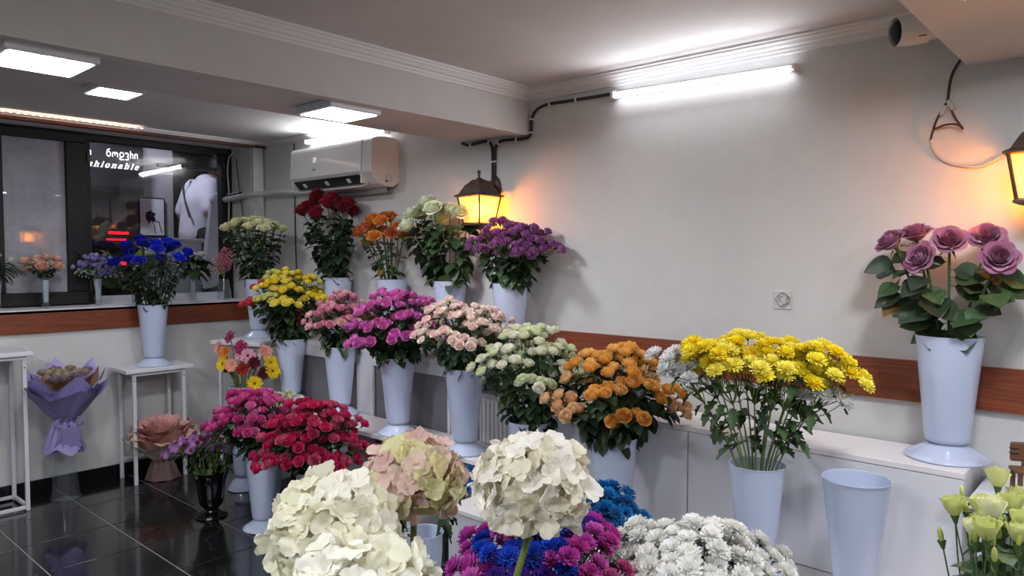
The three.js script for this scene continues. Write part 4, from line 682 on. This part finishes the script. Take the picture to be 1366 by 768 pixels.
  for (let k = 0; k < 22; k++) { const m = part('sprig_leaf', longLeaf, k % 3 ? std(0x4a5a28, .7, DS) : std(0x6f6a2c, .7, DS), fp, [.01, .1 + .012 * k, .1 + .004 * k]); aimLeaf(m, V((r() - .3) * .6, .4, (r() - .3) * 1.6), V(1, .5, 0)); m.scale.setScalar(.06); }
}
// ------------------------------------------------------------------ wrapped bouquets
function paper(seed, n, r0, r1, h0, h1, jag, col, rough = .7) {
  const r = rngOf(seed), g = new G(), ph = r() * 6, k1 = [], N = n; for (let k = 0; k < N; k++) k1.push(r());
  const cor = a => { const t = ((a / 6.2832 * N) % N + N) % N, i = Math.floor(t), f = t - i; return Math.abs(f - .5) * 2 * (.6 + .4 * k1[i]); };
  g.grid(56, 7, (u, v) => { const a = u * Math.PI + ph, c = cor(a), R = r0 + (r1 - r0) * Math.pow(v, .8) * (1 + .12 * c) + .012 * Math.sin(a * 9 + ph) * (1 - v); return [R * Math.cos(a), h0 + (h1 - h0) * v * (1 - jag * (1 - c) * v), R * Math.sin(a)]; });
  return part2(g.geo(), col, rough);
}
const part2 = (geo, col, rough) => [geo, std(col, rough, DS)];
{
  const gv = thing('glass_cone_vase', 'clear glass cone vase on the tiles under the purple wrapped bouquet', 'vase', [-5.1, 0, -1.5]);
  part('glass', lathe([[.001, .006], [.084, .002], [.088, 0], [.088, .006], [.078, .02], [.068, .15], [.05, .34]], 28), M.vaseGlass, gv);
  const o = thing('purple_bouquet', 'bouquet wrapped in purple paper with lilac ribbon bow standing in a glass vase', 'bouquet', [-5.07, .34, -1.49]); o.rotation.set(0, 0, -.12);
  const lil = 0xa59bd0, put = (n, p) => part(n, p[0], p[1], o);
  put('outer_paper', paper(1, 5, .05, .22, .16, .43, .35, 0x9088b8)); put('inner_paper', paper(2, 6, .045, .2, .18, .52, .4, 0xaca2d8)); put('kraft_paper', paper(3, 4, .04, .17, .2, .51, .5, 0x8a6a4a)); put('lower_paper', paper(4, 5, .048, .115, .16, -.06, .3, lil));
  const rb2 = std(0x8d80b8, .45, DS), rib = new G(), band = new G();
  band.grid(20, 1, (u, v) => { const a = u * Math.PI; return [.056 * Math.cos(a), .145 + .03 * v, .056 * Math.sin(a)]; }); part('ribbon_band', band.geo(), rb2, o);
  for (const s of [-1, 1]) { const l = new G(); l.grid(8, 2, (u, v) => { const t = (u + 1) * Math.PI; return [.062 + .025 * (1 - Math.cos(t)) * .5, .16 + .035 * Math.sin(t) * .9 + .0 * v, s * (.045 * (1 - Math.cos(t)) * .9) + (v - .5) * .02]; }); part('bow_loop', l.geo(), rb2, o); const t = new G(); t.grid(1, 6, (u, v) => [.07 + .02 * Math.sin(v * 4), .15 - .2 * v, s * (.02 + .06 * v) + u * .018]); part('ribbon_tail', t.geo(), rb2, o); }
  const card = part('ribbon_flap', rb(.004, .15, .1, .002), std(0x8a7fb2, .6), o, [.095, .055, -.01]); card.rotation.z = .1;
  const r = rngOf(9), cols = [0xb9a28e, 0x9a8494, 0xc2b49a].map(c => pet(c)); for (let k = 0; k < 18; k++) { const a = k * 2.4, q = Math.sqrt((k + .5) / 18) * .14, g = part('bloom', pick(r, roseSmall), pick(r, cols), o, [q * Math.cos(a), .42 + .02 * r(), q * Math.sin(a)]); g.scale.setScalar(.032); }
  const wrap = new G(); wrap.grid(14, 3, (u, v) => { const a = u * .7 + 2.3; const R = .15 + .05 * v; return [R * Math.cos(a), .42 + .08 * v + .01 * Math.sin(u * 14), R * Math.sin(a)]; }); part('clear_film', wrap.geo(), M.vaseGlass, o);
}
{
  const o = thing('pink_paper_bouquet', 'pink paper bouquet wrapped in cream sheets standing on the tiles between stool legs', 'bouquet', [-5.06, 0, -2.08]), put = (n, p) => part(n, p[0], p[1], o);
  put('base_paper', paper(11, 7, .045, .11, .14, 0, .05, 0x6e5450)); put('cream_paper', paper(12, 4, .05, .23, .13, .33, .45, 0xcdc2ae)); put('pink_paper', paper(13, 5, .05, .2, .14, .41, .5, 0xc09282));
  const g = variants(1, () => roseGeo(201, [[5, .15, 1, .1, 1.2], [7, .32, 1.08, .25, 1.1], [9, .5, 1.05, .35, 1.1], [11, .68, 1, .5, 1.1], [12, .86, .9, .6, 1.1], [13, 1, .74, .7, 1.1]], 6, 5, petalTint(0xc87870, 0xe8beb2, 1.2), 1.0, .1))[0];
  const c = part('paper_rose', g, pv, o, [.01, .24, 0]); c.scale.setScalar(.17); c.rotation.set(.12, 0, -.25);
  const r = rngOf(15), cols = [0xc48a80, 0xb98274, 0xd0a79a].map(k => pet(k)); for (let k = 0; k < 9; k++) { const a = k * .7 + 1.9, m = part('paper_petal', leafGeo[k % 4], pick(r, cols), o, [.1 * Math.cos(a), .3, .1 * Math.sin(a)]); aimLeaf(m, V(Math.cos(a), .9, Math.sin(a)), V(-Math.cos(a), 1, -Math.sin(a))); m.scale.set(.2, .13, .13); }
}

// ------------------------------------------------------------------ the street behind the window
const ST = .82;
struct('ground_outside', span(-12, WX - .46, ST - .1, ST, -9, 3), M.street, null, 'dark pavement outside the window');
{
  struct('wall_opposite', merge([span(-11.2, -11, ST, 4, -9, 3)]), std(0x9a9896, .85), null, 'grey rendered shop front across the passage');
  single('grey_pillar', rb(.3, 2.4, .34, .01, 0, 1.2, 0), std(0xb9b7b9, .8), 'grey rendered pillar carrying the framed poster outside', 'pillar', [-7.62, ST, -3.06]);
  single('white_column', rb(.12, 2.6, .11, .01, 0, 1.3, 0), std(0xc9c8d2, .7), 'narrow white column outside beside the person in the white shirt', 'column', [-7.3, ST, -3.66]);
  // sign board
  const cv = document.createElement('canvas'); cv.width = 1024; cv.height = 512; const x = cv.getContext('2d');
  x.fillStyle = '#0c0c10'; x.fillRect(0, 0, 1024, 512); x.fillStyle = '#ffffff'; x.font = 'italic bold 86px serif';
  let px = 330; x.save(); x.transform(1, 0, -.18, 1, 60, 0); for (const ch of 'fashionable') { x.fillText(ch, px, 300); px += x.measureText(ch).width + 13; } x.restore();
  x.strokeStyle = '#ffffff'; x.lineWidth = 13; x.lineCap = 'round'; x.lineJoin = 'round';
  const T0 = Math.PI, glyph = (k, ox) => { const y = 165, s = 62; x.beginPath();
    if (k === 'm') { x.arc(ox + 30, y - 30, 30, 0, 2 * T0); x.moveTo(ox + 2, y - 40); x.quadraticCurveTo(ox + 4, y - 88, ox + 46, y - 92); }
    if (k === 'o') { x.moveTo(ox, y); x.lineTo(ox, y - 30); x.arc(ox + 20, y - 34, 20, T0, 0); x.lineTo(ox + 40, y - 20); x.moveTo(ox + 40, y - 34); x.arc(ox + 60, y - 34, 20, T0, 0); x.lineTo(ox + 80, y); }
    if (k === 'd') { x.arc(ox + 34, y - 32, 30, 0, 2 * T0); x.moveTo(ox + 34, y - 2); x.quadraticCurveTo(ox - 6, y + 6, ox + 2, y + 30); x.lineTo(ox + 60, y + 30); }
    if (k === 'u') { x.moveTo(ox + 2, y - 58); x.arc(ox + 26, y - 36, 24, -2.4, 1.2); x.quadraticCurveTo(ox + 60, y + 4, ox + 40, y + 30); x.lineTo(ox, y + 28); }
    if (k === 'r') { x.moveTo(ox, y); x.lineTo(ox, y - 34); x.arc(ox + 20, y - 36, 20, T0, 0); x.lineTo(ox + 40, y); x.moveTo(ox, y - 36); x.lineTo(ox, y - 88); }
    if (k === 'i') { x.moveTo(ox, y); x.lineTo(ox, y - 34); x.arc(ox + 22, y - 36, 22, T0, 0); x.lineTo(ox + 44, y); }
    x.stroke(); };
  x.translate(330, 30); x.scale(.66, .85); glyph('i', 190); glyph('m', 480); glyph('o', 572); glyph('d', 684); glyph('u', 774); glyph('r', 860); glyph('i', 930);
  const tx = new THREE.CanvasTexture(cv); tx.colorSpace = THREE.SRGBColorSpace;
  const o = thing('shop_sign', 'black sign board with white lettering hanging outside the window', 'sign', [-7.25, 2.33, -2.42], Math.PI / 2);
  part('board', rb(.86, .5, .03, .004), M.black, o);
  part('lettering', new THREE.PlaneGeometry(.84, .42), std(0xffffff, .5, { map: tx, emissive: 0xffffff, emissiveMap: tx, emissiveIntensity: .75 }), o, [0, .02, .017]);
  for (const s of [-1, 1]) part('hanger', rb(.02, 1.2, .02, .002, s * .38, .8, -.02), M.black, o);
  // framed poster
  const c2 = document.createElement('canvas'); c2.width = 256; c2.height = 384; const y = c2.getContext('2d'); y.fillStyle = '#e9eaf0'; y.fillRect(0, 0, 256, 384); y.fillStyle = '#14141a';
  const rr = rngOf(21); for (let k = 0; k < 70; k++) { const a = rr() * 6.28, q = Math.sqrt(rr()) * 50; y.beginPath(); y.ellipse(112 + q * Math.cos(a), 190 + q * 1.05 * Math.sin(a), 10 + 12 * rr(), 7 + 8 * rr(), rr() * 3, 0, 6.3); y.fill(); }
  y.beginPath(); y.arc(114, 100, 15, 0, 6.3); y.stroke(); y.fillRect(106, 112, 14, 30); y.lineWidth = 10; y.strokeStyle = '#14141a'; y.lineCap = 'round'; y.beginPath(); y.moveTo(130, 230); y.lineTo(150, 290); y.lineTo(160, 362); y.moveTo(140, 235); y.lineTo(200, 240); y.lineTo(226, 350); y.stroke();
  const t2 = new THREE.CanvasTexture(c2); t2.colorSpace = THREE.SRGBColorSpace;
  const p = thing('framed_poster', 'framed black and white fashion poster outside the window', 'poster', [-7.44, 1.89, -3.0], Math.PI / 2); part('frame', rb(.25, .38, .02, .003), M.black, p); part('print', new THREE.PlaneGeometry(.225, .355), std(0xffffff, .6, { map: t2 }), p, [0, 0, .012]);
  // parked car
  const s = new THREE.Shape([[-2, .35], [-2, .8], [-1.8, .92], [-1.1, .98], [-.5, 1.38], [.7, 1.4], [1.3, 1.02], [2, .9], [2.05, .35]].map(q => new THREE.Vector2(...q)));
  const car = thing('parked_car', 'dark parked car with red tail lights seen through the clear pane', 'car', [-8.36, ST, -1.2], Math.PI / 2); part('body', new THREE.ExtrudeGeometry(s, { depth: 1.4, bevelEnabled: true, bevelSize: .06, bevelThickness: .06, bevelSegments: 3 }).scale(.8, .8, .8), std(0x08080b, .2), car);
  const red = std(0x300000, .3, { emissive: 0xff1020, emissiveIntensity: 1.2 }); part('tail_light', rb(.17, .022, .02, .005), red, car, [1.40, .9, 1.175]); part('tail_light', rb(.16, .014, .02, .004), red, car, [1.38, .84, 1.175]); part('tail_light', rb(.16, .03, .02, .005), red, car, [1.38, .62, 1.175]);
  for (const q of [-.7, .7]) part('wheel', new THREE.CylinderGeometry(.27, .27, .14, 20).rotateX(Math.PI / 2), M.black, car, [q * 1.45, .27, 1.1]);
  // added lamp, out of view, put in to light the passage
  const l = thing('added_passage_lamp', 'added round lamp out of view that brightens the passage outside', 'lamp', [-6.7, 2.95, -2.4]); part('globe', new THREE.SphereGeometry(.08, 16, 12), std(0xffffff, .5, { emissive: 0xe8ecff, emissiveIntensity: 4 }), l); part('rod', rb(.02, .8, .02, .003, 0, .47, 0), M.black, l); const pl = new THREE.PointLight(0xe4e6ff, 1.0, 0, 2); pl.shadow.radius = 4; l.add(pl);
}
{ // person in a white shirt, bent away from the window
  const caps = (list, cell, blend) => { // distance field of tapered capsules, meshed
    const pts = list.flatMap(c => [c[0], c[1]]), rm = Math.max(...list.map(c => Math.max(c[2], c[3]))) + .05, lo = V(1e9, 1e9, 1e9), hi = V(-1e9, -1e9, -1e9); for (const q of pts) { lo.min(V(...q)); hi.max(V(...q)); } lo.subScalar(rm); hi.addScalar(rm);
    const size = Math.max(hi.x - lo.x, hi.y - lo.y, hi.z - lo.z), mid = lo.clone().add(hi).multiplyScalar(.5), res = Math.min(90, Math.ceil(size / cell)), mc = new MarchingCubes(res, new THREE.MeshBasicMaterial(), false, false, 120000); mc.isolation = 0;
    for (let k = 0; k < res; k++) for (let j = 0; j < res; j++) for (let i = 0; i < res; i++) {
      const P = V((i - res / 2) / (res / 2), (j - res / 2) / (res / 2), (k - res / 2) / (res / 2)).multiplyScalar(size / 2).add(mid); let d = 1e9;
      for (const [a, b, ra, rbb, sx = 1] of list) { const A = V(...a), AB = V(...b).sub(A), AP = P.clone().sub(A), t = Math.min(1, Math.max(0, AP.dot(AB) / AB.lengthSq())), D = AP.sub(AB.multiplyScalar(t)); D.z *= sx; const q = D.length() - (ra + (rbb - ra) * t), h = Math.max(0, blend - Math.abs(d - q)) / blend; d = Math.min(d, q) - h * h * blend * .25; }
      mc.field[k * res * res + j * res + i] = -d;
    }
    mc.update(); const g = new THREE.BufferGeometry(); g.setAttribute('position', new THREE.BufferAttribute(mc.positionArray.slice(0, mc.count * 3), 3)); g.setAttribute('normal', new THREE.BufferAttribute(mc.normalArray.slice(0, mc.count * 3), 3)); return g.scale(size / 2, size / 2, size / 2).translate(mid.x, mid.y, mid.z);
  };
  const o = thing('person', 'person in a loose white shirt with a dark shoulder strap bending beyond the window', 'person', [-6.95, ST, -3.22], 4.85), skin = std(0xa8755c, .6);
  part('body', caps([[[0, .92, 0], [-.04, 1.2, 0], .13, .14, .75], [[-.04, 1.2, 0], [-.12, 1.4, 0], .14, .08, .8], [[-.12, 1.4, 0], [-.22, 1.46, 0], .055, .055], [[-.25, 1.47, 0], [-.28, 1.55, 0], .085, .095], [[-.06, 1.34, -.17], [.02, 1.1, -.24], .05, .042], [[.02, 1.1, -.24], [-.12, .92, -.22], .04, .032], [[-.12, .92, -.22], [-.18, .88, -.2], .036, .03], [[-.06, 1.34, .17], [.0, 1.08, .23], .05, .042], [[0, 1.08, .23], [-.16, .94, .2], .04, .032], [[-.16, .94, .2], [-.22, .92, .18], .036, .03], [[0, .9, -.09], [0, .5, -.1], .09, .06], [[0, .5, -.1], [.02, .08, -.1], .058, .04], [[0, .9, .09], [-.02, .5, .1], .09, .06], [[-.02, .5, .1], [0, .08, .1], .058, .04], [[.02, .045, -.1], [-.13, .04, -.11], .04, .035], [[0, .045, .1], [-.15, .04, .11], .04, .035]], .022, .03), skin, o);
  part('shirt', caps([[[.0, .9, 0], [-.03, 1.2, 0], .155, .15, .85], [[-.03, 1.2, 0], [-.1, 1.38, 0], .15, .1, .85], [[-.06, 1.35, -.16], [0, 1.14, -.235], .085, .078], [[-.06, 1.35, .16], [-.01, 1.13, .23], .085, .078]], .022, .05), std(0xe4e4ee, .85), o);
  part('trousers', caps([[[0, .9, -.09], [0, .5, -.1], .11, .085], [[0, .5, -.1], [.02, .1, -.1], .085, .075], [[0, .9, .09], [-.02, .5, .1], .11, .085], [[-.02, .5, .1], [0, .1, .1], .085, .075]], .024, .04), std(0x15161c, .8), o);
  part('hair', caps([[[-.24, 1.5, 0], [-.25, 1.58, 0], .098, .098]], .02, .02), std(0x0c0a0a, .6), o);
  part('shoulder_strap', wire([[.0, 1.44, .11], [.10, 1.36, .05], [.135, 1.2, -.03], [.15, 1.05, -.12]], .01), M.black, o);
}
{ // garment hanging outside, and a pale crate below
  const o = thing('white_garment', 'white hooded garment hanging in folds outside the window corner', 'garment', [-6.15, 1.42, -3.03]), g = new G();
  g.grid(40, 10, (u, v) => { const a = u * Math.PI, R = .06 + .09 * v + .018 * Math.sin(a * 7) * v; return [R * .6 * Math.cos(a), .58 - .75 * v + .02 * Math.cos(a * 3), R * Math.sin(a)]; }); part('cloth', g.geo(), std(0xc4c4cc, .9, DS), o);
  part('hood', lathe([[.001, .64], [.045, .62], [.07, .57], [.062, .53], [.05, .52]], 18).scale(.7, 1, 1), std(0xc9c9d1, .9, DS), o); part('hanger', wire([[0, .62, 0], [0, .75, 0], [.02, .79, 0], [0, .81, 0]], .004), M.whiteCable, o); part('rod', rb(.03, .03, 1, .004, 0, .83, 0), M.black, o);
  const c = thing('plastic_crate', 'pale grey plastic crate below the person outside', 'crate', [-6.4, ST, -2.82]); part('shell', merge([rb(.24, .82, .28, .03, 0, .41, 0), rb(.27, .04, .31, .015, 0, .82, 0)]), std(0xa9a9b2, .5), c); for (const k of [-1, 1]) part('handle', wire([[.125, .7, k * .05 - .03], [.15, .72, k * .05], [.125, .7, k * .05 + .03]], .008), std(0xc4c4cc, .5), c);
}

scene.traverse(o => { if (o.isMesh) { o.castShadow = true; o.receiveShadow = true; } if (o.isPointLight) o.castShadow = true; if (o.userData.rim) delete o.userData.rim; });
renderer.render(scene, camera);
